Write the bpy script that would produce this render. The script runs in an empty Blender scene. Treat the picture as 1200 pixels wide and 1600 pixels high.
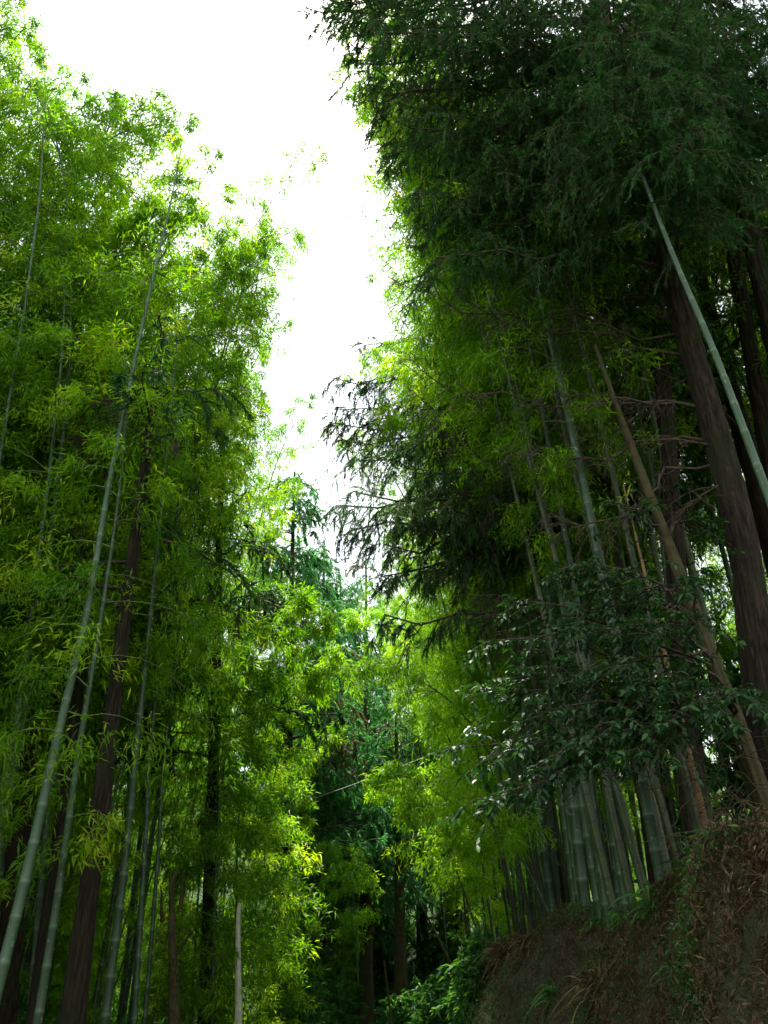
import bpy, math, random
import numpy as np
from mathutils import Vector, Matrix, Euler

# ------------------------------------------------------------------ camera, world, sun, exposure
sc = bpy.context.scene
COL = sc.collection
EYE = np.array([0.0, 0.0, 1.6])
PITCH = math.radians(30.6)
FPX = 1300.0
cd = bpy.data.cameras.new("camera"); cam = bpy.data.objects.new("camera", cd); COL.objects.link(cam)
cam.location = EYE; cam.rotation_euler = (math.radians(90) + PITCH, 0, 0)
cd.sensor_width = 36; cd.sensor_fit = 'AUTO'; cd.lens = 36 * FPX / 1600
cd.clip_start = 0.05; cd.clip_end = 3000
sc.camera = cam

SUN_EL, SUN_AZ = math.radians(64), math.radians(-10)     # azimuth from +Y (ahead) towards +X
sun_dir = Vector((math.sin(SUN_AZ) * math.cos(SUN_EL), math.cos(SUN_AZ) * math.cos(SUN_EL), math.sin(SUN_EL)))
w = bpy.data.worlds.new("World"); sc.world = w; w.use_nodes = True
nt = w.node_tree; nt.nodes.clear()
out = nt.nodes.new('ShaderNodeOutputWorld'); bg = nt.nodes.new('ShaderNodeBackground')
sky = nt.nodes.new('ShaderNodeTexSky'); sky.sky_type = 'NISHITA'; sky.sun_disc = False
sky.sun_elevation = SUN_EL; sky.sun_rotation = SUN_AZ; sky.dust_density = 3.0; sky.air_density = 1.0; sky.altitude = 300
# thin bright cloud cover over the blue
tc = nt.nodes.new('ShaderNodeTexCoord'); nz = nt.nodes.new('ShaderNodeTexNoise'); nz.inputs['Scale'].default_value = 1.6
nz.inputs['Detail'].default_value = 6
cr = nt.nodes.new('ShaderNodeMapRange'); cr.inputs['From Min'].default_value = 0.35; cr.inputs['From Max'].default_value = 0.6
cr.inputs['To Min'].default_value = 0.55; cr.inputs['To Max'].default_value = 0.95
mx = nt.nodes.new('ShaderNodeMix'); mx.data_type = 'RGBA'
nt.links.new(tc.outputs['Generated'], nz.inputs['Vector']); nt.links.new(nz.outputs['Fac'], cr.inputs['Value'])
nt.links.new(cr.outputs['Result'], mx.inputs['Factor']); nt.links.new(sky.outputs['Color'], mx.inputs['A'])
mx.inputs['B'].default_value = (5.0, 5.25, 5.5, 1)
nt.links.new(mx.outputs['Result'], bg.inputs['Color']); bg.inputs['Strength'].default_value = 0.12
nt.links.new(bg.outputs['Background'], out.inputs['Surface'])

sd = bpy.data.lights.new("sun", 'SUN'); sd.energy = 5.0; sd.angle = math.radians(2); sd.color = (1.0, 0.95, 0.84)
sun = bpy.data.objects.new("sun", sd); COL.objects.link(sun)
sun.rotation_euler = sun_dir.to_track_quat('Z', 'Y').to_euler(); sun.location = (0, 0, 60)

sc.view_settings.view_transform = 'Standard'; sc.view_settings.look = 'None'
sc.view_settings.exposure = 1.82; sc.view_settings.gamma = 1.0
sc.cycles.max_bounces = 5; sc.cycles.diffuse_bounces = 3; sc.cycles.glossy_bounces = 2
sc.cycles.transmission_bounces = 3; sc.cycles.transparent_max_bounces = 4
sc.cycles.use_denoising = True; sc.cycles.caustics_reflective = False; sc.cycles.caustics_refractive = False
sc.cycles.sample_clamp_indirect = 6

# ------------------------------------------------------------------ helpers
c_, s_ = math.cos(PITCH), math.sin(PITCH)
def pix(px, py, Y, lean=0.0):
    """the point where the sight line meets the upright plane Y (leaning back by `lean` per metre of height)"""
    u, v = (px - 600) / FPX, -(py - 800) / FPX
    d = np.array([u, c_ - v * s_, s_ + v * c_])
    t = Y / (d[1] - lean * d[2])
    return EYE + d * t
def sstep(a, b, x):
    t = np.clip((x - a) / (b - a), 0, 1); return t * t * (3 - 2 * t)
def crest_x(y): return 2.25 + 0.14 * np.sin(y * 0.9 + 0.5) + 0.09 * np.sin(y * 2.3)
def ground_z(x, y):
    x = np.asarray(x, float); y = np.asarray(y, float)
    xc = crest_x(y)
    bank = sstep(1.15 - 1.3 * sstep(7, 14, y), 1.0 + (xc - 1.0) * 0.98, x) * (2.32 + 0.10 * np.sin(y * 1.3) + 0.06 * np.sin(y * 3.1))
    bank = bank + np.clip(x - xc, 0, 30) * 0.10
    left = np.clip(-x - 2.6, 0, 1.2) * 0.25 + np.clip(-x - 6, 0, 60) * 0.05
    hill = sstep(20, 75, y) * 17 + np.clip(y - 75, 0, 400) * 0.02
    nearfade = np.where(x > 0, 1 - 0.72 * sstep(12.5, 24, y), 1 - 0.8 * sstep(22, 40, y))
    return (bank + left) * nearfade + hill + 0.05 * np.sin(x * 1.7 + y) * np.cos(y * 1.1)
def gz(x, y): return float(ground_z(x, y))

def nrm(v): return v / np.maximum(np.linalg.norm(v, axis=-1, keepdims=True), 1e-9)
def mesh_np(name, V, F, mat, tone=None, smooth=False, vattr=None):
    """V (n,3); F (m,4) or (m,3)"""
    me = bpy.data.meshes.new(name)
    V = np.ascontiguousarray(V, np.float32); F = np.ascontiguousarray(F, np.int32)
    m, k = F.shape
    me.vertices.add(len(V)); me.vertices.foreach_set('co', V.ravel())
    me.loops.add(m * k); me.loops.foreach_set('vertex_index', F.ravel())
    me.polygons.add(m); me.polygons.foreach_set('loop_start', np.arange(0, m * k, k, dtype=np.int32))
    if smooth: me.polygons.foreach_set('use_smooth', np.ones(m, bool))
    me.update(calc_edges=True)
    if tone is not None:
        a = me.attributes.new('tone', 'FLOAT', 'FACE'); a.data.foreach_set('value', np.ascontiguousarray(tone, np.float32))
    if vattr is not None:
        a = me.attributes.new('ring', 'FLOAT', 'POINT'); a.data.foreach_set('value', np.ascontiguousarray(vattr, np.float32))
    me.materials.append(mat)
    return me
def crom(ctrl, n):
    """smooth curve through control points"""
    P = np.array(ctrl, float)
    if len(P) == 2:
        t = np.linspace(0, 1, n)[:, None]; return P[0] * (1 - t) + P[1] * t
    Q = np.vstack([2 * P[0] - P[1], P, 2 * P[-1] - P[-2]])
    L = np.concatenate([[0], np.cumsum(np.linalg.norm(np.diff(P, axis=0), axis=1))]); L /= L[-1]
    T = np.linspace(0, 1, n); o = []
    for t in T:
        i = min(np.searchsorted(L, t, side='right') - 1, len(P) - 2)
        f = (t - L[i]) / (L[i + 1] - L[i])
        p0, p1, p2, p3 = Q[i], Q[i + 1], Q[i + 2], Q[i + 3]
        o.append(0.5 * (2 * p1 + (p2 - p0) * f + (2 * p0 - 5 * p1 + 4 * p2 - p3) * f * f + (3 * p1 - p0 - 3 * p2 + p3) * f ** 3))
    return np.array(o)
def tubes(P, R, sides=5, bump=None):
    """P (M,K,3) polylines, R (M,K) radii -> V,F (one surface per polyline, closed tip)"""
    P = np.asarray(P, float); R = np.asarray(R, float)
    M, K, _ = P.shape
    T = np.gradient(P, axis=1); T = nrm(T)
    ch = nrm(P[:, -1] - P[:, 0])
    ref = np.where((np.abs(ch[:, 2:3]) > 0.8), np.array([[1.0, 0, 0]]), np.array([[0, 0, 1.0]]))[:, None, :]
    A = nrm(np.cross(T, np.broadcast_to(ref, T.shape))); B = np.cross(T, A)
    ang = np.linspace(0, 2 * np.pi, sides, endpoint=False)
    ca, sa = np.cos(ang), np.sin(ang)
    rr = np.broadcast_to(R[:, :, None], (M, K, sides))
    if bump is not None: rr = rr * bump
    V = P[:, :, None, :] + rr[..., None] * (A[:, :, None, :] * ca[:, None] + B[:, :, None, :] * sa[:, None])
    idx = np.arange(M * K * sides).reshape(M, K, sides)
    a = idx[:, :-1, :]; b = np.roll(idx, -1, axis=2)[:, :-1, :]; c = np.roll(idx, -1, axis=2)[:, 1:, :]; d = idx[:, 1:, :]
    return V.reshape(-1, 3), np.stack([a, b, c, d], -1).reshape(-1, 4)
def merge(parts):
    Vs, Fs, o = [], [], 0
    for V, F in parts:
        Vs.append(V); Fs.append(F + o); o += len(V)
    return np.vstack(Vs), np.vstack(Fs)
def leaf_quads(P, D, N, L, W, droop=0.12):
    """one lance-shaped folded face per leaf"""
    S = nrm(np.cross(D, N)); L = L[:, None]; W = W[:, None]
    dz = np.array([[0, 0, 1.0]])
    v0 = P; v1 = P + D * L * .38 + S * W * .5 + N * W * .12; v2 = P + D * L - dz * L * droop; v3 = P + D * L * .38 - S * W * .5 + N * W * .12
    V = np.stack([v0, v1, v2, v3], 1).reshape(-1, 3)
    return V, np.arange(len(V)).reshape(-1, 4)
def broad_quads(P, D, N, L, W):
    """two quads per leaf, folded on the midrib"""
    S = nrm(np.cross(D, N)); Nn = np.cross(S, D); L = L[:, None]; W = W[:, None]; dz = np.array([[0, 0, 1.0]])
    a = P; m = P + D * L * .55 + Nn * L * .02; t = P + D * L - dz * L * .16
    l1 = P + D * L * .33 + S * W * .5 + Nn * W * .16; r1 = P + D * L * .33 - S * W * .5 + Nn * W * .16
    l2 = P + D * L * .72 + S * W * .36 + Nn * W * .1 - dz * L * .05; r2 = P + D * L * .72 - S * W * .36 + Nn * W * .1 - dz * L * .05
    V = np.stack([a, l1, l2, t, m, r1, r2], 1).reshape(-1, 3)
    b = np.arange(len(P))[:, None] * 7
    F = np.concatenate([b + np.array([[0, 4, 2, 1]]), b + np.array([[4, 3, 2, 2]])[:, :4]], 1)
    Fa = b + np.array([[0, 4, 2, 1]]); Fb = b + np.array([[0, 5, 6, 4]])
    Fc = b + np.array([[4, 6, 3, 2]])
    return V, np.stack([Fa, Fb, Fc], 1).reshape(-1, 4)

def obj(name, me, parent=None):
    o = bpy.data.objects.new(name, me); COL.objects.link(o)
    if parent is not None: o.parent = parent
    return o
def tag(o, label, cat, group=None, kind=None):
    if label: o['label'] = label
    if cat: o['category'] = cat
    if group: o['group'] = group
    if kind: o['kind'] = kind
    return o
def thing(name, label, cat, loc=(0, 0, 0), group=None):
    o = bpy.data.objects.new(name, None); COL.objects.link(o); o.location = loc; o.empty_display_size = 0.2
    return tag(o, label, cat, group)
def dup(root, loc, rot, scale, label, group=None):
    r = root.copy(); COL.objects.link(r); r.location = loc; r.rotation_mode = 'QUATERNION'
    r.rotation_quaternion = rot; r.scale = (scale,) * 3
    if 'group' in r: del r['group']
    r['label'] = label
    if group: r['group'] = group
    for ch in list(root.children):
        c = ch.copy(); COL.objects.link(c); c.parent = r
    return r

# ------------------------------------------------------------------ materials
def newmat(name):
    m = bpy.data.materials.new(name); m.use_nodes = True; t = m.node_tree; t.nodes.clear()
    o = t.nodes.new('ShaderNodeOutputMaterial'); return m, t, o
def ramp(t, fac, stops):
    r = t.nodes.new('ShaderNodeValToRGB'); e = r.color_ramp.elements
    e[0].position, e[0].color = stops[0][0], (*stops[0][1], 1); e[1].position, e[1].color = stops[-1][0], (*stops[-1][1], 1)
    for p, c in stops[1:-1]:
        x = e.new(p); x.color = (*c, 1)
    t.links.new(fac, r.inputs[0]); return r.outputs['Color']
def noise(t, scale, detail=4, rough=.6, vec=None, coord='Object'):
    n = t.nodes.new('ShaderNodeTexNoise'); n.inputs['Scale'].default_value = scale; n.inputs['Detail'].default_value = detail
    n.inputs['Roughness'].default_value = rough
    if vec is None:
        tcn = t.nodes.new('ShaderNodeTexCoord'); vec = tcn.outputs[coord]
    t.links.new(vec, n.inputs['Vector']); return n.outputs['Fac']
def math_(t, op, a, b):
    n = t.nodes.new('ShaderNodeMath'); n.operation = op
    for i, x in enumerate((a, b)):
        if isinstance(x, (int, float)): n.inputs[i].default_value = x
        else: t.links.new(x, n.inputs[i])
    return n.outputs[0]
def mixc(t, f, a, b, mode='MIX'):
    n = t.nodes.new('ShaderNodeMix'); n.data_type = 'RGBA'; n.blend_type = mode
    for k, x in (('Factor', f), ('A', a), ('B', b)):
        if isinstance(x, (int, float)): n.inputs[k].default_value = x
        elif isinstance(x, tuple): n.inputs[k].default_value = (*x, 1)
        else: t.links.new(x, n.inputs[k])
    return n.outputs['Result']
def leaf_mat(name, stops, trans_tint=(1.75, 1.9, .5), trans=.45, rough=.5, spec=.25, patch=1.2):
    m, t, o = newmat(name)
    at = t.nodes.new('ShaderNodeAttribute'); at.attribute_name = 'tone'
    oi = t.nodes.new('ShaderNodeObjectInfo')
    f = math_(t, 'ADD', at.outputs['Fac'], math_(t, 'MULTIPLY', math_(t, 'SUBTRACT', noise(t, patch, 3), .5), .7))
    f = math_(t, 'ADD', f, math_(t, 'MULTIPLY', math_(t, 'SUBTRACT', oi.outputs['Random'], .5), .25))
    c = ramp(t, f, stops)
    p = t.nodes.new('ShaderNodeBsdfPrincipled'); p.inputs['Roughness'].default_value = rough
    p.inputs['Specular IOR Level'].default_value = spec; t.links.new(c, p.inputs['Base Color'])
    tr = t.nodes.new('ShaderNodeBsdfTranslucent'); t.links.new(mixc(t, 1.0, c, trans_tint, 'MULTIPLY'), tr.inputs['Color'])
    ms = t.nodes.new('ShaderNodeMixShader'); ms.inputs[0].default_value = trans
    t.links.new(p.outputs[0], ms.inputs[1]); t.links.new(tr.outputs[0], ms.inputs[2]); t.links.new(ms.outputs[0], o.inputs[0])
    return m
def bark_mat(name, stops, sx=22, sz=2.2, bump=1.0, moss=None, dist=.05):
    m, t, o = newmat(name)
    tcn = t.nodes.new('ShaderNodeTexCoord'); mp = t.nodes.new('ShaderNodeMapping'); mp.inputs['Scale'].default_value = (sx, sx, sz)
    t.links.new(tcn.outputs['Object'], mp.inputs['Vector'])
    a = noise(t, 1.6, 6, .65, mp.outputs[0]); b = noise(t, 2.2, 4)
    c = mixc(t, ramp(t, noise(t, 9, 5, .7), [(.35, (.0, .0, .0)), (.7, (.9, .9, .9))]), ramp(t, a, stops), tuple(x * 1.6 for x in stops[1][1]))
    if moss: c = mixc(t, ramp(t, b, [(.48, (0, 0, 0)), (.62, (.7, .7, .7))]), c, moss)
    bp = t.nodes.new('ShaderNodeBump'); bp.inputs['Strength'].default_value = bump; bp.inputs['Distance'].default_value = dist
    t.links.new(a, bp.inputs['Height'])
    p = t.nodes.new('ShaderNodeBsdfPrincipled'); p.inputs['Roughness'].default_value = .9; p.inputs['Specular IOR Level'].default_value = .2
    t.links.new(c, p.inputs['Base Color']); t.links.new(bp.outputs[0], p.inputs['Normal']); t.links.new(p.outputs[0], o.inputs[0])
    return m
def culm_mat(name, lo, hi, ringc, stain, rough=.5):
    m, t, o = newmat(name)
    at = t.nodes.new('ShaderNodeAttribute'); at.attribute_name = 'ring'
    tcn = t.nodes.new('ShaderNodeTexCoord'); mp = t.nodes.new('ShaderNodeMapping'); mp.inputs['Scale'].default_value = (14, 14, 1.2)
    t.links.new(tcn.outputs['Object'], mp.inputs['Vector'])
    oi = t.nodes.new('ShaderNodeObjectInfo')
    n1 = noise(t, 1, 5, .6, mp.outputs[0]); n2 = noise(t, 2.2, 6, .7); n3 = noise(t, 26, 3, .6)
    f = math_(t, 'ADD', math_(t, 'MULTIPLY', n1, .7), math_(t, 'MULTIPLY', oi.outputs['Random'], .35))
    c = ramp(t, f, [(.2, lo), (.8, hi)])
    c = mixc(t, ramp(t, n2, [(.46, (0, 0, 0)), (.66, (.75, .75, .75))]), c, stain)
    c = mixc(t, ramp(t, n3, [(.64, (0, 0, 0)), (.7, (.6, .6, .6))]), c, (.30, .33, .27))
    c = mixc(t, at.outputs['Fac'], c, ringc)
    p = t.nodes.new('ShaderNodeBsdfPrincipled'); p.inputs['Roughness'].default_value = rough; p.inputs['Specular IOR Level'].default_value = .4
    t.links.new(c, p.inputs['Base Color'])
    t.links.new(p.outputs[0], o.inputs[0]); return m
def soil_mat():
    m, t, o = newmat('soil')
    tcn = t.nodes.new('ShaderNodeTexCoord')
    a = noise(t, 1.1, 8, .65); b = noise(t, 7, 8, .7); d = noise(t, 38, 5, .7)
    c = ramp(t, b, [(.3, (.010, .006, .003)), (.5, (.034, .021, .010)), (.62, (.07, .043, .021)), (.75, (.13, .085, .045))])
    g = ramp(t, d, [(.3, (.012, .018, .004)), (.7, (.060, .080, .018))])
    c = mixc(t, ramp(t, a, [(.36, (0, 0, 0)), (.52, (.9, .9, .9))]), c, g)
    sx = t.nodes.new('ShaderNodeSeparateXYZ'); t.links.new(tcn.outputs['Object'], sx.inputs[0])
    fx = t.nodes.new('ShaderNodeMapRange'); t.links.new(sx.outputs['X'], fx.inputs['Value']); fx.inputs['From Min'].default_value = 3.6; fx.inputs['From Max'].default_value = 2.6
    f2 = t.nodes.new('ShaderNodeMapRange'); t.links.new(sx.outputs['X'], f2.inputs['Value']); f2.inputs['From Min'].default_value = -2.8; f2.inputs['From Max'].default_value = -1.8
    f3 = t.nodes.new('ShaderNodeMapRange'); t.links.new(sx.outputs['Y'], f3.inputs['Value']); f3.inputs['From Min'].default_value = 24; f3.inputs['From Max'].default_value = 16
    ff = math_(t, 'MULTIPLY', math_(t, 'MULTIPLY', fx.outputs[0], f2.outputs[0]), f3.outputs[0])
    fl = ramp(t, b, [(.3, (.008, .018, .005)), (.5, (.02, .042, .010)), (.7, (.05, .07, .02))])
    c = mixc(t, ff, fl, c)
    h = math_(t, 'ADD', math_(t, 'MULTIPLY', b, .7), math_(t, 'MULTIPLY', d, .4))
    bp = t.nodes.new('ShaderNodeBump'); bp.inputs['Strength'].default_value = .9; bp.inputs['Distance'].default_value = .08
    t.links.new(h, bp.inputs['Height'])
    p = t.nodes.new('ShaderNodeBsdfPrincipled'); p.inputs['Roughness'].default_value = .95
    t.links.new(c, p.inputs['Base Color']); t.links.new(bp.outputs[0], p.inputs['Normal']); t.links.new(p.outputs[0], o.inputs[0]); return m

M_SOIL = soil_mat()
M_BL = leaf_mat('bamboo_leaf', [(.0, (0.042, 0.120, 0.0064)), (.45, (0.112, 0.240, 0.0080)), (.8, (0.216, 0.352, 0.0128)), (1.0, (0.400, 0.432, 0.0320))], patch=.9, trans=.5, spec=.22, rough=.55)
M_BLY = leaf_mat('sunlit_bamboo_leaf', [(.0, (0.090, 0.210, 0.0090)), (.5, (0.165, 0.330, 0.0120)), (1.0, (0.330, 0.450, 0.0300))], patch=1.4, trans=.5)  # lighter, yellower bamboo leaf: sunlight on the arching tips put into the colour
M_CED = leaf_mat('cedar_needle', [(.0, (0.020, 0.057, 0.0141)), (.5, (0.036, 0.111, 0.0246)), (.86, (0.068, 0.160, 0.0299)), (.93, (.06, .045, .028)), (1.0, (.085, .062, .038))],
                 trans_tint=(.9, 1.1, .6), trans=.3, rough=.7, spec=.1, patch=.8)
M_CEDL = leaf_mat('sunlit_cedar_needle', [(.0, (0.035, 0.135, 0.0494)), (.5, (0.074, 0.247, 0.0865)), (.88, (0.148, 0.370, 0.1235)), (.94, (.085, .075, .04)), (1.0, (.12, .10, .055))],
                  trans_tint=(.9, 1.1, .6), trans=.4, rough=.65, spec=.15, patch=.5)  # paler copy of the cedar needle, with sunlight put into its colour
M_BR = leaf_mat('broad_leaf', [(.0, (.014, .048, .014)), (.5, (.03, .088, .024)), (.9, (.06, .14, .03)), (1.0, (.14, .22, .03))],
                trans_tint=(1.2, 1.3, .5), trans=.3, rough=.55, spec=.25, patch=1.5)
M_SHR = leaf_mat('shrub_leaf', [(.0, (0.018, 0.075, 0.0240)), (.5, (0.045, 0.135, 0.0330)), (1.0, (0.105, 0.225, 0.0450))], patch=1.0, trans=.35, rough=.6, spec=.15)
M_DRY = leaf_mat('dry_leaf', [(.0, (.035, .02, .009)), (.5, (.10, .06, .026)), (1.0, (.26, .18, .08))], trans_tint=(1, .9, .6), trans=.2, patch=3, rough=.7)
M_CULM = culm_mat('green_culm', (.012, .034, .010), (.030, .066, .020), (.07, .12, .06), (.03, .055, .018))
M_CULMP = culm_mat('pale_culm', (.022, .056, .020), (.045, .092, .034), (.09, .14, .075), (.035, .07, .03))
M_CULMO = culm_mat('old_culm', (.022, .036, .008), (.052, .074, .016), (.014, .012, .006), (.07, .06, .02), .5)
M_CULMD = culm_mat('dead_culm', (.20, .10, .04), (.32, .17, .06), (.08, .04, .02), (.14, .08, .04), .6)
M_BARK = bark_mat('cedar_bark', [(.36, (.002, .0015, .001)), (.5, (.020, .013, .008)), (.64, (.085, .055, .034))], moss=(.022, .028, .009))
M_BARKR = bark_mat('red_cedar_bark', [(.36, (.003, .002, .0015)), (.5, (.026, .014, .008)), (.64, (.10, .055, .032))])
M_BARKB = bark_mat('smooth_bark', [(.3, (.024, .019, .008)), (.6, (.055, .042, .018)), (.8, (.10, .075, .036))], sx=6, sz=3, bump=.35, moss=(.045, .055, .02))
M_PALE = bark_mat('peeled_wood', [(.3, (.2, .19, .13)), (.6, (.34, .33, .24)), (.8, (.45, .43, .33))], sx=12, sz=1, bump=.4)
M_TWIG = bark_mat('twig', [(.3, (.02, .014, .01)), (.7, (.07, .05, .035))], bump=0)
M_BTWIG = bark_mat('bamboo_twig', [(.3, (.05, .09, .02)), (.7, (.12, .17, .05))], bump=0)
m_, t_, o_ = newmat('cable'); p_ = t_.nodes.new('ShaderNodeBsdfPrincipled'); p_.inputs['Base Color'].default_value = (.35, .37, .35, 1)
p_.inputs['Roughness'].default_value = .5; t_.links.new(p_.outputs[0], o_.inputs[0]); M_CABLE = m_

# ------------------------------------------------------------------ ground
def spaced(edges):
    out = [edges[0][0]]
    for a, b, st in edges:
        n = max(1, int(round((b - a) / st))); out += list(np.linspace(a, b, n + 1)[1:])
    return np.array(out)
gx = spaced([(-420, -60, 40), (-60, -12, 3), (-12, 0, .5), (.0, 4.2, .03), (4.2, 14, .5), (14, 60, 3), (60, 420, 40)])
gy = spaced([(-60, -8, 6), (-8, 3, .6), (3, 16, .04), (16, 30, .2), (30, 90, 1.5), (90, 480, 30)])
GX, GY = np.meshgrid(gx, gy)
GZ = ground_z(GX, GY)
steep = sstep(1.0, 1.5, GX) * (1 - sstep(2.6, 3.4, GX)) * (1 - sstep(24, 34, GY))
def vnoise(a, b, seed):
    ia, ib = np.floor(a).astype(int), np.floor(b).astype(int); fa, fb = a - ia, b - ib; fa = fa * fa * (3 - 2 * fa); fb = fb * fb * (3 - 2 * fb)
    def h(i, j): return np.mod(np.abs(np.sin((i * 127.1 + j * 311.7 + seed * 74.7)) * 43758.5453), 1.0)
    return (h(ia, ib) * (1 - fa) + h(ia + 1, ib) * fa) * (1 - fb) + (h(ia, ib + 1) * (1 - fa) + h(ia + 1, ib + 1) * fa) * fb - .5
def face_shift(x, y, z):
    st = sstep(1.0, 1.5, x) * (1 - sstep(2.6, 3.4, x)) * (1 - sstep(24, 34, y))
    return st * sum(vnoise(y * f, (z + x * .4) * f * .8, k) * a for k, (f, a) in enumerate([(1.1, .12), (2.4, .14), (5.2, .12), (9, .10), (14, .06)]))
rough = face_shift(GX, GY, GZ)
GXd = GX - rough
nx, ny = len(gx), len(gy)
V = np.stack([GXd, GY, GZ + rough * .3], -1).reshape(-1, 3)
ii = np.arange(nx * ny).reshape(ny, nx)
F = np.stack([ii[:-1, :-1], ii[:-1, 1:], ii[1:, 1:], ii[1:, :-1]], -1).reshape(-1, 4)
g = obj('ground', mesh_np('ground', V, F, M_SOIL, smooth=True)); g['kind'] = 'structure'

# ------------------------------------------------------------------ bamboo
def bamboo_geo(rng, ctrl, r0, f0=.3, blen=1.5, twigs=8, lpt=15, leaf=.115, lw=.018, internode=.30, n_branch=2, taper=.9, low=.35, side=None, young=False):
    """returns culm, branches, foliage geometry for a culm following ctrl"""
    L = np.linalg.norm(np.diff(np.array(ctrl), axis=0), axis=1).sum()
    NN = max(8, int(L / internode))
    base = crom(ctrl, NN + 1)
    # culm with node ridges: four rings to each internode
    pts, rad, ring = [], [], []
    for i in range(NN):
        p, q = base[i], base[i + 1]
        r = r0 * (1 - taper * (i / NN) ** 1.15)
        for f, k, rg in ((.0, 1.09, .25), (.05, 1.02, 1.0), (.12, .97, .35), (.55, 1.0, 0), (.95, 1.0, 0)):
            pts.append(p * (1 - f) + q * f); rad.append(max(.0035, r * k)); ring.append(rg)
    pts = np.array(pts); rad = np.array(rad)
    sides = 12 if r0 > .03 else 8
    Vc, Fc = tubes(pts[None], rad[None], sides)
    ringv = np.repeat(np.array(ring), sides)
    BP, BR = [], []; LP, LD, LN, LT = [], [], [], []
    dirs = nrm(np.gradient(base, axis=0))
    az = rng.uniform(0, 6.28)
    for i in range(NN + 1):
        t = i / NN
        if t < f0: continue
        u = (t - f0) / (1 - f0)
        prof = (low + (1 - low) * min(1, u / .3)) if u < .3 else 1 - .72 * ((u - .3) / .7) ** 1.4
        az += 2.4 + rng.uniform(-.5, .5)
        for b in range(n_branch):
            if rng.random() < .12: continue
            a = az + b * (1.0 + rng.uniform(-.3, .9)); bl = blen * prof * rng.uniform(.65, 1.2)
            if side is not None and math.cos(a - side) < -.2 and rng.random() < .7: a = side + rng.uniform(-1.2, 1.2)
            el = rng.uniform(.25, .85)
            d0 = np.array([math.cos(a) * math.cos(el), math.sin(a) * math.cos(el), math.sin(el)])
            s = np.linspace(0, 1, 7)[:, None]
            P = base[i] + d0 * s * bl + np.array([0, 0, -1.0]) * (s ** 2) * bl * rng.uniform(.45, .8)
            BP.append(P); BR.append(np.linspace(.008, .002, 7) * (.6 + .5 * bl))
            nt_ = max(3, int(twigs * (.5 + .5 * prof)))
            bt = rng.normal(0, .13)
            for k in range(nt_):
                f = rng.uniform(.18, 1.0) ** .8; x = f * 6; j = min(5, int(x)); p0 = P[j] + (P[j + 1] - P[j]) * (x - j)
                td = nrm(P[j + 1] - P[j]); rv = rng.normal(size=3); rv[2] *= .5
                dd = nrm(td * .8 + nrm(rv) * .9); tl = bl * rng.uniform(.18, .46) * (1.15 - .45 * f)
                nl = int(lpt * rng.uniform(.7, 1.3))
                g_ = rng.uniform(.15, 1.0, nl) ** .7
                lp = p0 + dd * (g_ * tl)[:, None] + rng.normal(size=(nl, 3)) * .05 - np.array([0, 0, 1.0]) * (g_ ** 2 * tl * .35)[:, None]
                ld = nrm(dd * .55 + rng.normal(size=(nl, 3)) * .62 + np.array([0, 0, -.38]))
                ln = nrm(rng.normal(size=(nl, 3)) * .45 + np.array([0, 0, 1.0]))
                LP.append(lp); LD.append(ld); LN.append(ln)
                LT.append(np.clip(bt + rng.normal(.42, .17) + rng.normal(size=nl) * .14, 0, 1))
    LP, LD, LN, LT = map(np.concatenate, (LP, LD, LN, LT))
    n = len(LP); LL = leaf * rng.uniform(.6, 1.25, n); LW = lw * rng.uniform(.8, 1.25, n)
    Vl, Fl = leaf_quads(LP, LD, LN, LL, LW)
    Vb, Fb = tubes(np.array(BP), np.array(BR), 3)
    return (Vc, Fc, ringv), (Vb, Fb), (Vl, Fl, LT)
def build_bamboo(seed, ctrl, r0, label, group=None, mat=None, leafmat=None, **k):
    rng = np.random.default_rng(seed); c = np.array(ctrl, float); o0 = c[0].copy()
    (Vc, Fc, rg), (Vb, Fb), (Vl, Fl, T) = bamboo_geo(rng, c - o0, r0, **k)
    t = thing('bamboo', label, 'bamboo', o0, group)
    obj('culm', mesh_np('culm', Vc, Fc, mat or M_CULM, smooth=True, vattr=rg), t)
    obj('branches', mesh_np('branches', Vb, Fb, M_BTWIG), t)
    obj('foliage', mesh_np('foliage', Vl, Fl, leafmat or M_BL, tone=T), t)
    return t
def nod(H, amt, az, seed):
    r = np.random.default_rng(seed); d = np.array([math.cos(az), math.sin(az), 0])
    w = np.array([r.uniform(-1, 1), r.uniform(-1, 1), 0]) * .01 * H
    return [np.zeros(3), np.array([0, 0, H * .35]) + w, d * amt * .12 + np.array([0, 0, H * .65]), d * amt * .45 + np.array([0, 0, H * .88]), d * amt + np.array([0, 0, H])]

PROTO = {}
def proto(key, H, r0, amt, seed, mat=None, leafmat=None, **k):
    t = build_bamboo(seed, nod(H, amt, 0, seed), r0, 'x', mat=mat, leafmat=leafmat, **k)
    PROTO[key] = t; t['unused'] = 1; t['H'] = H
    return t
proto('a', 15.5, .055, 2.2, 1, f0=.30, blen=1.7, twigs=17, lpt=17)
proto('b', 14.0, .048, 1.6, 2, f0=.36, blen=1.5, twigs=17, lpt=17)
proto('c', 16.5, .060, 2.8, 3, f0=.42, blen=1.9, twigs=17, lpt=17)
proto('d', 11.0, .036, 1.8, 4, f0=.16, blen=1.3, twigs=16, lpt=16)
proto('e', 15.0, .050, 2.4, 5, f0=.36, blen=1.7, twigs=17, lpt=17, mat=M_CULMO)
proto('f', 13.5, .050, 2.0, 6, f0=.33, blen=1.6, twigs=17, lpt=17, mat=M_CULMO)
proto('g', 7.0, .018, 1.8, 7, f0=.10, blen=1.0, twigs=16, lpt=16, internode=.22)
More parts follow.
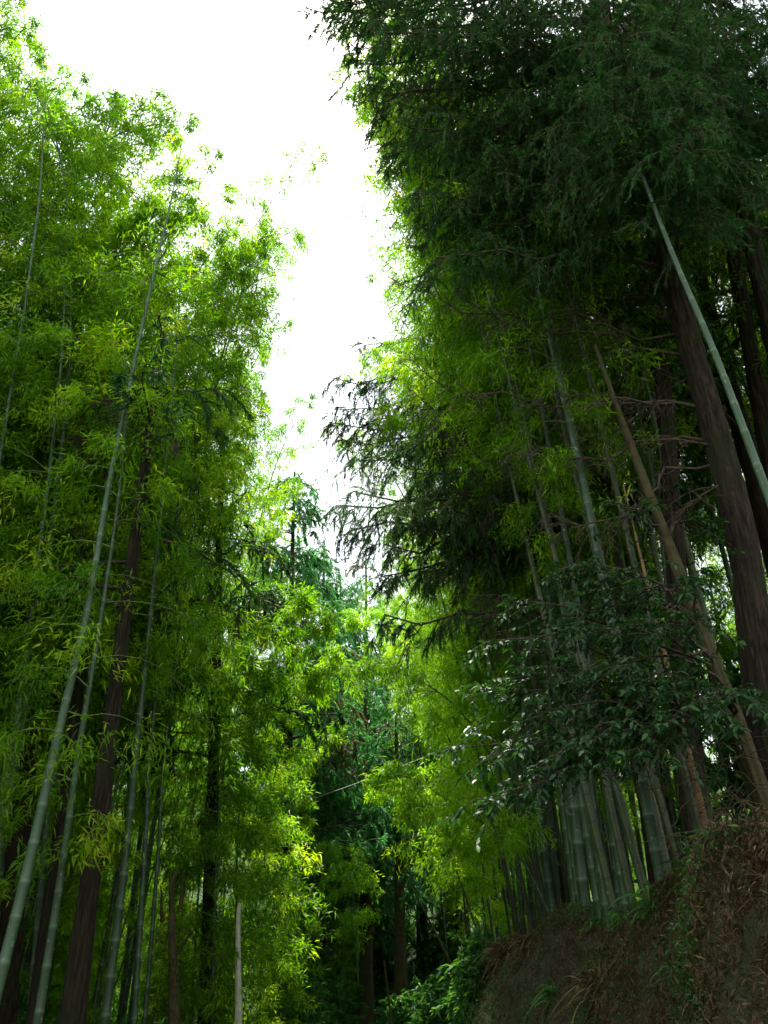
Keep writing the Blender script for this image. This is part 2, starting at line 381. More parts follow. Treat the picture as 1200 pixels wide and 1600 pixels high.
proto('h', 16.5, .052, 2.6, 8, f0=.42, blen=1.7, twigs=16, lpt=16, mat=M_CULMO)

proto('p', 16.0, .048, 1.6, 9, f0=.74, blen=1.3, twigs=10, lpt=14, mat=M_CULMO)
def place(key, x, y, lx, ly, scale, nodaz, label, group=None, z=None):
    """lean (lx,ly) is metres sideways per metre of height; nodaz turns the drooping top"""
    src = PROTO[key]
    up = Vector((lx, ly, 1)).normalized()
    q = Vector((0, 0, 1)).rotation_difference(up) @ Euler((0, 0, nodaz)).to_quaternion()
    loc = (x, y, (gz(x, y) if z is None else z) - .08)
    if src.get('unused'):
        del src['unused']; r = src; r.location = loc; r.rotation_mode = 'QUATERNION'; r.rotation_quaternion = q; r.scale = (scale,) * 3
        r['label'] = label
        if group: r['group'] = group
    else:
        r = dup(src, loc, q, scale, label, group)
    return r
def through(px0, py0, px1, py1, Y):
    """ground point and lean of a stem whose picture passes through two picture points, standing at distance Y"""
    a, b = pix(px0, py0, Y), pix(px1, py1, Y)
    if b[2] < a[2]: a, b = b, a
    l = (b[0] - a[0]) / (b[2] - a[2]); p = a.copy()
    for _ in range(12):
        z = gz(p[0], Y); p = np.array([a[0] - l * (a[2] - z), Y, z])
    return p, l

# ---- the culms one can tell apart on the left
def culm_path(pts, Y, H, nodv, lean=0.0):
    """ctrl points from picture points (lowest first) on a plane at Y, extended to the ground and on to height H"""
    P = [pix(x, y, Y, lean) for x, y in pts]
    d = (P[0] - P[1]) / (P[0][2] - P[1][2]); p = P[0].copy()
    for _ in range(12):
        z = gz(p[0], p[1]) - .05; p = P[0] + d * (z - P[0][2])
    C = [p] + P
    top = P[-1]
    if H > top[2] + .5:
        d = (P[-1] - P[-2]); d /= d[2]; h = H - top[2]
        C.append(top + d * h * .6 + np.array(nodv) * .35); C.append(top + d * h + np.array(nodv))
    return C
build_bamboo(11, culm_path([(0, 1530), (45, 1350), (95, 1130), (135, 960), (170, 760), (205, 590), (240, 430), (268, 310), (283, 230)], 7.0, 8, (0, 0, 0), .10), .047,
             'tall leaning pale-ringed bamboo rising from the bottom-left corner to the sky gap', mat=M_CULMP,
             f0=.62, blen=1.0, twigs=6, lpt=10, leaf=.10, low=.5, taper=.86)
build_bamboo(12, culm_path([(65, 1560), (95, 1370), (125, 1160), (152, 1000), (185, 780)], 7.8, 9.3, (-.3, .2, -.5)), .042,
             'second green ringed bamboo just right of the tall leaning pale one', f0=.3, blen=1.5, twigs=16, lpt=16)
build_bamboo(13, culm_path([(165, 1590), (195, 1350), (215, 1150), (226, 1050)], 9.0, 12, (-.2, .4, -.6)), .048,
             'dark green bamboo standing right of the thick flaky cedar trunk', f0=.42, blen=1.5, twigs=17, lpt=17)
build_bamboo(14, culm_path([(210, 1598), (228, 1300), (242, 1100)], 10.5, 14.5, (.9, .2, -.6)), .036,
             'thin dark bamboo between two others, left of the broken brown stump', f0=.36, blen=1.5, twigs=17, lpt=17)
build_bamboo(15, culm_path([(226, 1598), (246, 1350), (267, 1090)], 11, 15, (1.0, .3, -.5)), .028,
             'very thin dark bamboo, nearest to the left side of the broken brown stump', f0=.34, blen=1.4, twigs=17, lpt=17)
build_bamboo(16, culm_path([(-18, 1480), (12, 1200), (36, 1060)], 8.6, 13, (-.8, .3, -.6)), .05,
             'green bamboo cut by the left edge of the photo, in front of a brown trunk', f0=.4, blen=1.6, twigs=17, lpt=17)
build_bamboo(17, culm_path([(48, 1575), (72, 1300), (92, 1150)], 9.8, 13, (-.6, .6, -.6)), .040,
             'green bamboo half hidden between the two pale-ringed bamboos at lower left', f0=.4, blen=1.6, twigs=17, lpt=17)
build_bamboo(18, culm_path([(12, 640), (40, 470), (62, 300), (68, 180), (66, 90)], 8.0, 14.5, (.3, .2, -.3)), .036,
             'slender bamboo with thin open foliage against the sky at the upper left', f0=.45, blen=1.3, twigs=5, lpt=9)
build_bamboo(19, culm_path([(232, 1100), (300, 720), (345, 560), (385, 430), (410, 330)], 13.5, 15.5, (1.2, 0, -.6)), .045,
             'dark-culmed bamboo with bright crown at the right edge of the left grove', f0=.35, blen=1.7, twigs=17, lpt=17, side=0.3)
build_bamboo(20, culm_path([(300, 760), (350, 560), (385, 430), (415, 335), (447, 270), (480, 243), (508, 262)], 11.0, 8, (0, 0, 0)), .022,
             'wispy bamboo tip arching out from the left grove over the sky gap', f0=.58, blen=1.25, twigs=12, lpt=9, low=.9, leaf=.10, internode=.22)
build_bamboo(21, culm_path([(330, 1000), (385, 820), (425, 740), (465, 700), (500, 688)], 14.5, 4, (0, 0, 0)), .016,
             'thin drooping bamboo tip reaching into the sky gap above the central cedar, upper of two', f0=.6, blen=.6, twigs=6, lpt=8, low=.8, leaf=.10)
build_bamboo(22, culm_path([(340, 1060), (400, 880), (440, 800), (480, 762), (515, 745)], 15.5, 4, (0, 0, 0)), .016,
             'thin drooping bamboo tip reaching into the sky gap above the central cedar, lower of two', f0=.6, blen=.6, twigs=6, lpt=8, low=.8, leaf=.10)

# ---- the mass of the left grove
R = random.Random(5)
LG = 'bamboos massed in the left grove'
LL = 'green bamboo merging with its neighbours in the dense leafy mass of the left grove'
edge = [(-3.9, 9.2, 'a'), (-4.4, 10.6, 'b'), (-3.7, 12.3, 'c'), (-4.3, 14.0, 'a'), (-3.4, 15.8, 'b'), (-4.0, 17.5, 'c'), (-3.2, 19.5, 'a'), (-3.9, 21.5, 'b'),
        (-3.0, 23.5, 'd'), (-5.2, 8.2, 'b'), (-6.0, 9.6, 'c'), (-5.4, 12.2, 'a'), (-6.8, 11.0, 'a'), (-5.0, 16.0, 'd'), (-6.4, 7.4, 'a'), (-7.4, 8.6, 'b'), (-3.8, 11.2, 'd'), (-3.7, 13.2, 'd')]
for x, y, k in edge:
    near = y < 11
    if y > 11: x -= .7
    place(k, x, y, (-.09 if y < 9 else -.05 if near else R.uniform(-.02, .03)), R.uniform(-.03, .03), R.uniform(.93, 1.02), (math.pi if near else 0) + R.uniform(-1.1, 1.1),
          'bright-crowned bamboo among those at the front of the left grove, beside the sky gap', 'bamboos at the front of the left grove')
for x, y, k in [(-3.6, 6.6, 'd'), (-4.6, 6.0, 'd'), (-3.7, 8.4, 'd'), (-4.7, 9.2, 'd'), (-5.6, 5.2, 'd'), (-6.2, 6.0, 'a'), (-6.5, 4.6, 'b')]:
    place(k, x, y, -.10 + R.uniform(-.03, .03), R.uniform(-.03, .03), R.uniform(.72, .84) * (1.15 if k != 'd' else 1), math.pi + R.uniform(-1.2, 1.2),
          'near bamboo whose long leaf sprays fill the left edge of the photo', 'bamboos whose sprays fill the left edge')
for i in range(50):
    x, y = R.uniform(-14, -4.8), R.uniform(9, 36)
    place(R.choice('abcde'), x, y, R.uniform(-.06, .03), R.uniform(-.05, .05), R.uniform(.85, 1.02), R.uniform(0, 6.28), LL, LG)
TG = 'bamboos whose crowns form the stepped skyline of the left grove'
for px, py, Y, k in [(10, -60, 8.0, 'a'), (-10, 10, 8.2, 'b'), (40, 20, 8.6, 'c'), (20, -30, 7.6, 'b'), (75, 70, 8.8, 'a'), (-20, 80, 7.4, 'b'), (90, 110, 9.2, 'b'), (52, 60, 8.8, 'b'), (118, 165, 9.4, 'c'), (150, 150, 9.8, 'a'), (205, 165, 10.2, 'c'), (250, 215, 10.4, 'b'), (300, 235, 10.8, 'a'), (325, 205, 10.6, 'a'), (365, 265, 11, 'a'), (385, 320, 11.4, 'b'), (400, 370, 12, 'a'), (270, 170, 10.2, 'b'), (325, 300, 11.2, 'b'), (345, 350, 11.8, 'a'), (385, 420, 12.3, 'b'),
                     (425, 490, 13.4, 'a'), (440, 560, 14.6, 'b'), (435, 640, 16, 'a'), (415, 720, 17.5, 'b'), (425, 790, 19.5, 'b'), (400, 830, 21, 'd'), (60, 200, 8.6, 'b'), (150, 270, 9.2, 'b'), (230, 320, 10.2, 'a'), (300, 360, 11, 'b'),
                     (90, 330, 8.4, 'd'), (190, 420, 9.0, 'd'), (280, 470, 10, 'd'), (350, 560, 11.4, 'd'), (380, 680, 13, 'd'), (20, 400, 7.6, 'd'), (330, 760, 13, 'd'), (250, 620, 9.6, 'd'), (120, 560, 7.8, 'd'), (30, 620, 6.6, 'd')]:
    q = pix(px, py, Y); src = PROTO[k]; amt = {'p': 1.6, 'a': 2.2, 'b': 1.6, 'c': 2.8, 'd': 1.8}[k]; sc_ = (q[2] + .1) / src['H']; az_ = R.uniform(-.9, .9)
    x, y = q[0] - amt * sc_ * math.cos(az_) - .6, Y - amt * sc_ * math.sin(az_)
    place(k, x, y, 0, 0, sc_, az_, 
          *[('tall bamboo whose feathery crown is among the highest at the upper left', 'highest crowns of the left grove') if px < 200 and py < 300 else
            ('bright bamboo crown in the middle step of the left grove skyline', 'middle crowns of the left grove skyline') if px < 340 and py < 300 else
            ('bamboo crown directly bordering the left side of the sky gap', 'crowns bordering the left of the sky gap') if px > 320 and py < 620 else
            ('lower bamboo crown at the narrow foot of the sky gap, left side', 'crowns left of the foot of the sky gap') if px > 320 else
            ('shorter bamboo crown in the middle of the left leafy wall', 'shorter crowns inside the left leafy wall')][0])
SG = 'young bamboos under the left grove'
for i in range(34):
    y = R.uniform(9, 26); x = R.uniform(-9, -3.3) - y * .04
    place('g', x, y, R.uniform(-.1, .1), R.uniform(-.1, .1), R.uniform(.5, 1.0), R.uniform(0, 6.28),
          'thin young bamboo with low leaves in the undergrowth below the left grove', SG)
# leafy clumps low at centre left
for (px, py, px2, py2, Y, sc_, lab) in [
    (372, 1590, 360, 1250, 13.5, 1.05, 'bushy young bamboo with drooping leaves above the pale broken trunk'),
    (405, 1590, 405, 1280, 15.0, 1.0, 'bushy young bamboo with bluish lit leaves right of the pale broken trunk'),
    (330, 1590, 330, 1200, 12.5, 1.0, 'bushy young bamboo with drooping leaves above the broken brown stump'),
    (300, 1590, 310, 1200, 13.6, 1.1, 'leafy young bamboo behind the broken brown stump'),
    (440, 1590, 425, 1300, 17.0, .95, 'leafy young bamboo at the right end of the low clump beside the dark centre')]:
    p, l = through(px, py, px2, py2, Y)
    place('g', p[0], p[1], l, 0, sc_, R.uniform(-.6, .6), lab)

# ---- the right side: culms one can see on the bank
def bankY(px, x=2.5): return max(4.5, (x * FPX / (px - 600) - .5) / .86)
right = [  # base pixel x, lean, extra inset, prototype, scale, words
    (1108, -.05, .35, 'p', 1.0, 'olive bamboo on the bank just left of the big leaning brown stem'),
    (1075, -.10, .55, 'p', 1.05, 'mottled bamboo on the bank between the reddish cedar trunk and the leaning brown stem'),
    (1050, -.04, .25, 'p', 1.0, 'olive bamboo rising beside the orange dead culm on the bank'),
    (1012, -.14, .1, 'p', 1.06, 'thick green bamboo at the very crest of the bank, right of the reddish cedar trunk'),
    (988, -.10, .0, 'p', 1.0, 'green bamboo standing right on the crest of the bank above the hanging roots'),
    (962, -.12, .05, 'p', 1.12, 'thickest front green bamboo with dark rings on the crest of the bank'),
    (940, -.10, .4, 'p', 1.0, 'mottled bamboo just left behind the thickest front bamboo on the bank'),
    (918, -.12, .15, 'p', 1.0, 'olive bamboo on the bank in the row left of the thickest front bamboo'),
    (900, -.14, .5, 'h', .95, 'brownish bamboo in the shaded row at the middle of the bank'),
    (880, -.09, .15, 'f', 1.0, 'pale-flecked bamboo in the middle of the bank row'),
    (868, -.13, .7, 'e', .95, 'dark bamboo set back in the middle of the bank row'),
    (856, -.15, .05, 'h', .95, 'blue-green bamboo near the lower end of the bank crest'),
    (838, -.17, .1, 'f', .95, 'green bamboo near the dry grass at the low end of the bank'),
    (822, -.20, .0, 'e', .95, 'slender leaning bamboo right of the dry grass tuft on the bank'),
    (812, -.12, .5, 'h', .9, 'slender bamboo set back behind the dry grass tuft')]
for px, l, inset, k, s, lab in right:
    y = bankY(px, 2.35 + inset); x = 2.35 + inset
    place(k, x, y, l * .75, .02, s * .84, math.pi + R.uniform(-.8, .8), lab)
SBG = 'slender culms crowded along the lower bank crest'
for i in range(13):
    px = R.uniform(735, 870); x = 2.4 + R.uniform(0, .9); place(R.choice('efh'), x, min(26, bankY(px, x)), R.uniform(-.14, -.04), R.uniform(-.02, .04), R.uniform(.45, .72), math.pi + R.uniform(-1, 1),
          'slender bamboo lost in the crowded row along the lower crest of the bank', SBG)
RG = 'bamboos massed behind the right bank'
RL = 'olive bamboo lost among its neighbours in the shaded stand behind the right bank'
for i in range(78):
    y = R.uniform(5.5, 34); x = 3.2 + abs(R.gauss(0, 1)) * 3.6
    if y < 9: y += 5
    k = R.choice('efhebd' if y < 20 else 'efabd')
    place(k, x, y, -.0 + R.uniform(-.05, .03), R.uniform(-.04, .04), R.uniform(.85, 1.05), math.pi + R.uniform(-1.4, 1.4), RL, RG)
for i in range(3):
    place(R.choice('abc'), R.uniform(5.5, 10), R.uniform(3.8, 9), 0, 0, R.uniform(.9, 1.05), R.uniform(-1, 1), RL, RG)
for px, py, Y, k in [(505, 20, 11, 'a'), (520, 90, 11.5, 'b'), (530, 150, 11, 'a'), (550, 210, 11.5, 'a'), (570, 270, 12, 'b'), (590, 320, 12.5, 'a'), (500, -60, 10.5, 'a'), (548, 60, 8.6, 'a'), (560, 150, 9.2, 'a'), (590, 110, 9.4, 'b'), (592, 220, 10, 'a'), (625, 190, 10.4, 'b'), (622, 290, 11, 'a'), (640, 340, 11.6, 'b'), (650, 390, 12.4, 'a'), (628, 430, 13, 'b'), (596, 490, 14, 'a'), (590, 540, 15.2, 'b'),
                     (640, 470, 13.6, 'b'), (680, 420, 12.6, 'a'), (610, 600, 16.5, 'a'), (590, 690, 19, 'b'), (585, 770, 22, 'd'), (575, 830, 25, 'b'), (572, 870, 28, 'b'), (600, 930, 26, 'd'), (640, 960, 20, 'd'), (690, 900, 16, 'd'), (680, 1010, 15.5, 'd'), (720, 800, 14, 'd'), (640, 560, 15, 'd'), (760, 640, 12.5, 'd')]:
    if 200 < py < 430: px += 34
    q = pix(px, py, Y); src = PROTO[k]; amt = {'p': 1.6, 'a': 2.2, 'b': 1.6, 'c': 2.8, 'd': 1.8}[k]; az_ = math.pi + R.uniform(-.8, .8)
    zb = gz(q[0] + 2, Y); sc_ = (q[2] - zb) / src['H']; x, y = q[0] - amt * sc_ * math.cos(az_) + (.2 if py < 400 else .85), Y - amt * sc_ * math.sin(az_)
    ext = max(0, 2.35 - x) / (q[2] - zb)          # lean out from the bank when the tip hangs far over the road
    place(k, max(x, 2.35), y, -ext, 0, (q[2] - gz(max(x, 2.35), y)) / src['H'], az_, 
          *[('glowing yellow-green bamboo crown behind the top cedar sprays at the right rim', 'upper bamboos of the right rim') if py < 250 else
            ('glowing yellow-green bamboo crown bulging into the sky gap from the right', 'middle bamboos of the right rim') if py < 560 else
            ('small far yellow-green bamboo crown at the foot of the sky gap, right side', 'far bamboos right of the foot of the sky gap')][0])
for i in range(10):  # unseen bamboos, added only to shade the near right and lower left
    place(R.choice('ehf'), R.uniform(3.0, 7.5), R.uniform(-7, .5), R.uniform(-.05, .05), 0, R.uniform(.9, 1.05), R.uniform(-1, 1), 'unseen olive bamboo added beside and behind the viewer to give shade', 'unseen shade bamboos added behind the viewer')
build_bamboo(31, culm_path([(1206, 790), (1120, 560), (1050, 395), (985, 225)], 5.4, 8, (0, 0, 0)), .040,
             'thick pale blue-green bamboo leaning across the upper right in front of the big cedar trunk', mat=M_CULMP, f0=.93, blen=.5, twigs=4, lpt=5, taper=.62)
build_bamboo(32, culm_path([(1090, 1180), (1065, 930), (1035, 720), (1000, 560), (950, 430), (915, 310)], 8.6, 12.5, (-.5, .3, -.3)), .038,
             'slim pale bamboo pair member left of the big cedar trunk', f0=.7, blen=1.2, mat=M_CULMP)
build_bamboo(33, culm_path([(1070, 1180), (1040, 900), (1015, 720), (975, 560), (930, 400), (880, 300)], 9.2, 13, (-.5, .3, -.3)), .034,
             'slim green bamboo rising beside the pale one left of the big cedar trunk', f0=.7, blen=1.2)
build_bamboo(34, culm_path([(880, 930), (860, 800), (820, 650), (795, 560)], 12, 14.5, (-.8, .3, -.3)), .042,
             'green bamboo seen through the dead cedar twigs at the middle right', f0=.6, blen=1.5)
build_bamboo(35, culm_path([(905, 930), (880, 790), (845, 640), (820, 560)], 12.6, 14.5, (-.8, .3, -.3)), .036,
             'thin green bamboo right beside another seen through the dead cedar twigs', f0=.6, blen=1.5)
build_bamboo(36, culm_path([(1090, 1240), (1062, 1120), (1045, 1050)], 7.2, 6.2, (0, 0, 0)), .038,
             'orange dead bamboo among the green culms at the right of the bank', mat=M_CULMD, f0=.9, blen=.5, twigs=2, lpt=3)

# ---- arching bright tips over the valley
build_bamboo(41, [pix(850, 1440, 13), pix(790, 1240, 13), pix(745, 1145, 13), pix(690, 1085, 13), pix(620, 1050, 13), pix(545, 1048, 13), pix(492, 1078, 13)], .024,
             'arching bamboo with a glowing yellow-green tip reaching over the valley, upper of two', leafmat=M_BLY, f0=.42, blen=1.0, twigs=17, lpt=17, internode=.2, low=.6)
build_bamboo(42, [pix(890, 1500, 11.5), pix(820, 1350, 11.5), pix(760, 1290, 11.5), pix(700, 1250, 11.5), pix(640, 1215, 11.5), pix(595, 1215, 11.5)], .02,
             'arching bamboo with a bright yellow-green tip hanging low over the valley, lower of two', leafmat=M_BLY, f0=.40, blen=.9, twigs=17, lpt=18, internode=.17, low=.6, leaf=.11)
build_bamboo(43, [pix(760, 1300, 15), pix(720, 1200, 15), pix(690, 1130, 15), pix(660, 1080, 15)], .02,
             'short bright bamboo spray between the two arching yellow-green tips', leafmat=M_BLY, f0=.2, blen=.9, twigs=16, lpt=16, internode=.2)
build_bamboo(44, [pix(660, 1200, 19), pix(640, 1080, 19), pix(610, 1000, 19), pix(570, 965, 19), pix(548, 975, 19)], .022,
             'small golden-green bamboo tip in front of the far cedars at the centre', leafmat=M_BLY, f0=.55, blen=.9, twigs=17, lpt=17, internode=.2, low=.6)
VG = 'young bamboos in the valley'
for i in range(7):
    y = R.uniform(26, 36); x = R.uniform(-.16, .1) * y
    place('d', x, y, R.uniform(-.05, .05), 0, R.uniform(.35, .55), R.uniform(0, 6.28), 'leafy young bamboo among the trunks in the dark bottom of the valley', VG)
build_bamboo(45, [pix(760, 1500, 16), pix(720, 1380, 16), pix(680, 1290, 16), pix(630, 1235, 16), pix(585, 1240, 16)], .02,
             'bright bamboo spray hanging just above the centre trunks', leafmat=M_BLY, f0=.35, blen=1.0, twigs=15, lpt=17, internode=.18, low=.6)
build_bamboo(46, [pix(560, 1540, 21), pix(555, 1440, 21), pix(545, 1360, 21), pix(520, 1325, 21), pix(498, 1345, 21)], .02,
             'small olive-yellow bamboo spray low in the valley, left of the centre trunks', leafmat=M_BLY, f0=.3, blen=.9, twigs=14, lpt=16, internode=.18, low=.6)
CG = 'yellow-green bamboos beyond the bend'
for i, (x, y, k, s) in enumerate([(2.2, 24, 'a', .8), (3.0, 26, 'b', .9), (2.0, 29, 'a', .85), (3.6, 31, 'c', .8), (1.6, 33, 'b', .8), (3.0, 36, 'a', .9), (2.6, 21.5, 'd', .9), (2.3, 18.5, 'd', .8)]):
    place(k, x, y, -.07, 0, s, math.pi, 'yellow-green bamboo beyond the bend at the right of the sky gap', CG)
for k, t in PROTO.items():
    assert not t.get('unused'), k

# ------------------------------------------------------------------ cedars
def trunk_geo(ctrl, r0, r1, seed, sides=20, n=60, flare=.35):
    big = r0 > .07
    if big: sides, n = 44, 240
    rng = np.random.default_rng(seed); P = crom(ctrl, n); t = np.linspace(0, 1, n)
    r = r0 + (r1 - r0) * t; h = t * np.linalg.norm(np.diff(P, axis=0), axis=1).sum()
    r = r * (1 + flare * np.exp(-h / .35))
    th = np.linspace(0, 2 * np.pi, sides, endpoint=False); H = h[:, None] + 0 * th; TH = th + 0 * H
    bump = 1 + .05 * np.sin(5 * th + 1 + .3 * h[:, None]) + .035 * np.sin(9 * th + seed + .5 * np.sin(h[:, None])) + .03 * np.sin(h[:, None] * 3 + 2 * th)
    if big: bump = bump + .12 * vnoise(TH * 6, H * 2.0, seed) + .16 * vnoise(TH * 2.2 * 7, H * 5 + TH * 2, seed + 1) + .05 * rng.normal(size=(n, sides)) * .5
    else: bump = bump + .02 * rng.normal(size=(n, sides))
    return tubes(P[None], r[None], sides, bump[None])
def tufts(rng, P, D, dens, nl, nw, dead=None):
    """needles along polylines: P (M,K,3)"""
    M, K, _ = P.shape
    n = dens; s = rng.uniform(0, 1, (M, n)) * (K - 1.001); j = s.astype(int); f = (s - j)[..., None]
    mi = np.arange(M)[:, None]
    p = P[mi, j] * (1 - f) + P[mi, j + 1] * f; td = nrm(P[mi, j + 1] - P[mi, j])
    d = nrm(td + rng.normal(size=(M, n, 3)) * .38); N = nrm(rng.normal(size=(M, n, 3)) + np.array([0, 0, .6]))
    tone = np.clip(rng.normal(.42, .16, (M, 1)) + rng.normal(size=(M, n)) * .1, 0, .86)
    if dead is not None: tone = np.where(dead[:, None], .97, tone)
    p, d, N, tone = p.reshape(-1, 3), d.reshape(-1, 3), N.reshape(-1, 3), tone.reshape(-1)
    m = len(p)
    V, F = leaf_quads(p, d, N, nl * rng.uniform(.6, 1.3, m), nw * rng.uniform(.7, 1.3, m), .15)
    return V, F, tone
def limb_sprays(rng, P, sp=.10, tl=.7, hang=.9, start=.25, sub=4, K=5):
    """drooping branchlets along one limb polyline"""
    L = np.linalg.norm(np.diff(P, axis=0), axis=1).sum(); n = max(3, int(L * (1 - start) / sp))
    out = []
    for q in range(n):
        t = start + (1 - start) * (q + rng.uniform(0, 1)) / n; x = t * (len(P) - 1); j = min(len(P) - 2, int(x)); p0 = P[j] + (P[j + 1] - P[j]) * (x - j)
        td = nrm(P[j + 1] - P[j]); side = nrm(np.cross(td, [0, 0, 1.0])) * (1 if q % 2 else -1)
        l = tl * rng.uniform(.5, 1.2) * (1.1 - .55 * t)
        d0 = nrm(side * rng.uniform(.3, 1) + td * .7 + np.array([0, 0, rng.uniform(-.3, .3)]))
        s = np.linspace(0, 1, K)[:, None]
        B = p0 + d0 * s * l + np.array([0, 0, -1.0]) * s ** 1.8 * l * hang * rng.uniform(.4, 1.1)
        out.append(B)
        for e in range(sub):
            a = rng.uniform(.2, .95) * (K - 1); jj = min(K - 2, int(a)); pp = B[jj] + (B[jj + 1] - B[jj]) * (a - jj)
            dd = nrm(nrm(B[jj + 1] - B[jj]) * .8 + rng.normal(size=3) * .55 + np.array([0, 0, -.25 * hang])); ll = l * rng.uniform(.25, .55)
            out.append(pp + dd * s * ll + np.array([0, 0, -1.0]) * s ** 2 * ll * .4 * hang)
    return out
def limb(a, b, sag=.3, rise=0, n=8, wob=.0, rng=None):
    a, b = np.array(a, float), np.array(b, float); t = np.linspace(0, 1, n)[:, None]
    P = a + (b - a) * t + np.array([0, 0, 1.0]) * (np.sin(t * np.pi) * rise - 0) + np.array([0, 0, -1.0]) * (t ** 2 * (1 - t)) * sag * 4
    if rng is not None: P[1:-1] += rng.normal(size=(n - 2, 3)) * wob
    return P
def build_cedar(seed, ctrl, r0, r1, label, limbs, bare=(), group=None, mat=None, needles=None, dens=34, nl=.085, nw=.012, sp=.1, tl=.75, hang=.9, sub=4, dead=.07, name='cedar_tree', lr=.028):
    rng = np.random.default_rng(seed); c = np.array(ctrl, float); o0 = c[0].copy()
    t = thing(name, label, 'cedar tree', o0, group)
    V, F = trunk_geo(c - o0, r0, r1, seed); obj('trunk', mesh_np('trunk', V, F, mat or M_BARK, smooth=True), t)
    LP = [l - o0 for l in limbs]; SP = []; DD = []
    for l in LP:
        ss = limb_sprays(rng, l, sp, tl * rng.uniform(.8, 1.2), hang, .2, sub)
        SP += ss; dl = rng.random() < dead; DD += [dl or (rng.random() < dead * .6) for _ in ss]
    if LP:
        n = 8; A = np.array([crom(l, n) for l in LP]); Rr = np.linspace(1, .25, n)[None] * np.array([lr * (.5 + np.linalg.norm(l[-1] - l[0]) * .25) for l in LP])[:, None]
        V1, F1 = tubes(A, Rr, 5)
        S = np.array(SP); V2, F2 = tubes(S, np.broadcast_to(np.linspace(.006, .002, S.shape[1]), S.shape[:2]), 3)
        V, F = merge([(V1, F1), (V2, F2)]); obj('limbs', mesh_np('limbs', V, F, M_TWIG), t)
        V, F, tone = tufts(rng, S, None, dens, nl, nw, np.array(DD)); obj('crown', mesh_np('crown', V, F, needles or M_CED, tone=tone), t)
    for b in bare:
        b = b - o0; n = len(b); parts = [tubes(b[None], np.linspace(.019, .004, n)[None], 6)]
        tw = limb_sprays(rng, b, .07, .6, .6, .15, 4)
        S = np.array(tw); parts.append(tubes(S, np.broadcast_to(np.linspace(.006, .0015, S.shape[1]), S.shape[:2]), 3))
        V, F = merge(parts); obj('branch', mesh_np('branch', V, F, M_TWIG), t)
    return t
def cedar_ctrl(x, y, H, lx=0, ly=0):
    z = gz(x, y) - .1; return [np.array([x, y, z]), np.array([x + lx * H * .5, y + ly * H * .5, z + H * .5]), np.array([x + lx * H, y + ly * H, z + H])]
def radial_limbs(rng, ctrl, H, z0, z1, n, L0, L1, up=.1, az=None, azs=6.28):
    c = crom(ctrl, 30); out = []
    for i in range(n):
        f = (i + rng.uniform(0, 1)) / n; h = z0 + (z1 - z0) * f; k = h / H * 29; j = min(28, int(k)); p = c[j] + (c[j + 1] - c[j]) * (k - j)
        a = (rng.uniform(0, 6.28) if az is None else az + rng.uniform(-.5, .5) * azs); L = (L0 + (L1 - L0) * f) * rng.uniform(.75, 1.15)
        d = np.array([math.cos(a), math.sin(a), up + rng.uniform(-.2, .2)]) * L
        out.append(limb(p, p + d, .25 * L * .3, .15, rng=rng, wob=.03))
    return out

# big near cedar: its limbs hang over the road at the top right
rng = np.random.default_rng(77)
tr = [pix(1215, 1290, 7.0), pix(1190, 1060, 7.0), pix(1155, 820, 7.0), pix(1085, 560, 7.0), pix(1020, 340, 7.0), pix(985, 200, 7.0)]
d = tr[-1] - tr[-2]; d /= d[2]
tr = [tr[0] + (tr[0] - tr[1]) / (tr[0][2] - tr[1][2]) * (gz(tr[0][0], 7.0) - .1 - tr[0][2])] + tr + [tr[-1] + d * 5, tr[-1] + d * 9]
def on(P, py):  # point of a path at a picture height
    for k in range(1, len(P)):
        pass
    best = min(np.linspace(0, 1, 400), key=lambda t: abs(py_of(crom_at(P, t)) - py)); return crom_at(P, best)
_cache = {}
def crom_at(P, t):
    k = id(P)
    if k not in _cache: _cache[k] = crom(P, 401)
    return _cache[k][int(round(t * 400))]
def py_of(p):
    r = p - EYE; dd = r[1] * c_ + r[2] * s_; return 800 - FPX * (r[2] * c_ - r[1] * s_) / dd
L_ = []
tgt = [((500, 20), 7.4), ((540, 60), 6.8), ((560, 100), 7.2), ((600, 150), 7.0), ((640, 200), 6.6), ((620, 230), 7.2), ((660, 300), 6.9), ((690, 340), 7.1), ((720, 380), 7.0),
       ((520, -60), 7.0), ((580, -40), 7.5), ((640, 20), 6.4), ((700, 80), 6.3), ((700, 180), 6.6), ((760, 60), 6.1), ((760, 240), 6.5), ((800, 330), 7.4), ((820, 160), 6.2), ((560, -140), 6.6),
       ((640, -80), 6.2), ((720, -40), 5.8), ((820, 20), 5.8), ((880, 80), 5.8), ((900, 10), 5.5), ((880, 220), 8.2), ((1080, 40), 5.7), ((1130, 120), 5.9), ((1180, 60), 6.0), ((1200, 180), 6.2),
       ((1100, 180), 5.9), ((1150, 240), 6.1), ((1180, 300), 6.2), ((1000, 20), 5.4), ((960, -20), 5.2), ((1040, 120), 5.6), ((1210, 30), 7.5), ((940, 130), 7.6)]
tgt += [((960, 150), 5.0), ((1000, 190), 5.1), ((940, 205), 5.2), ((1015, 120), 5.0), ((975, 90), 4.9), ((1040, 190), 5.3), ((990, 215), 5.2)]
tgt += [((px + rng.uniform(-70, 90) * (1 if px > 560 else .5), py + rng.uniform(-90, 60)), Y + rng.uniform(-.6, 1.2)) for (px, py), Y in tgt] + [((rng.uniform(800, 1230), rng.uniform(-120, 260)), rng.uniform(6, 9)) for _ in range(26)]
for (px, py), Y in tgt:
    q = pix(px, py, Y); h = q[2] + rng.uniform(-.2, .7)
    P = _cache.get('t'); C = crom(tr, 401); j = int(np.argmin(np.abs(C[:, 2] - h))); a = C[j]
    L_.append(limb(a, q, .3, .35, rng=rng, wob=.06))
bare = []
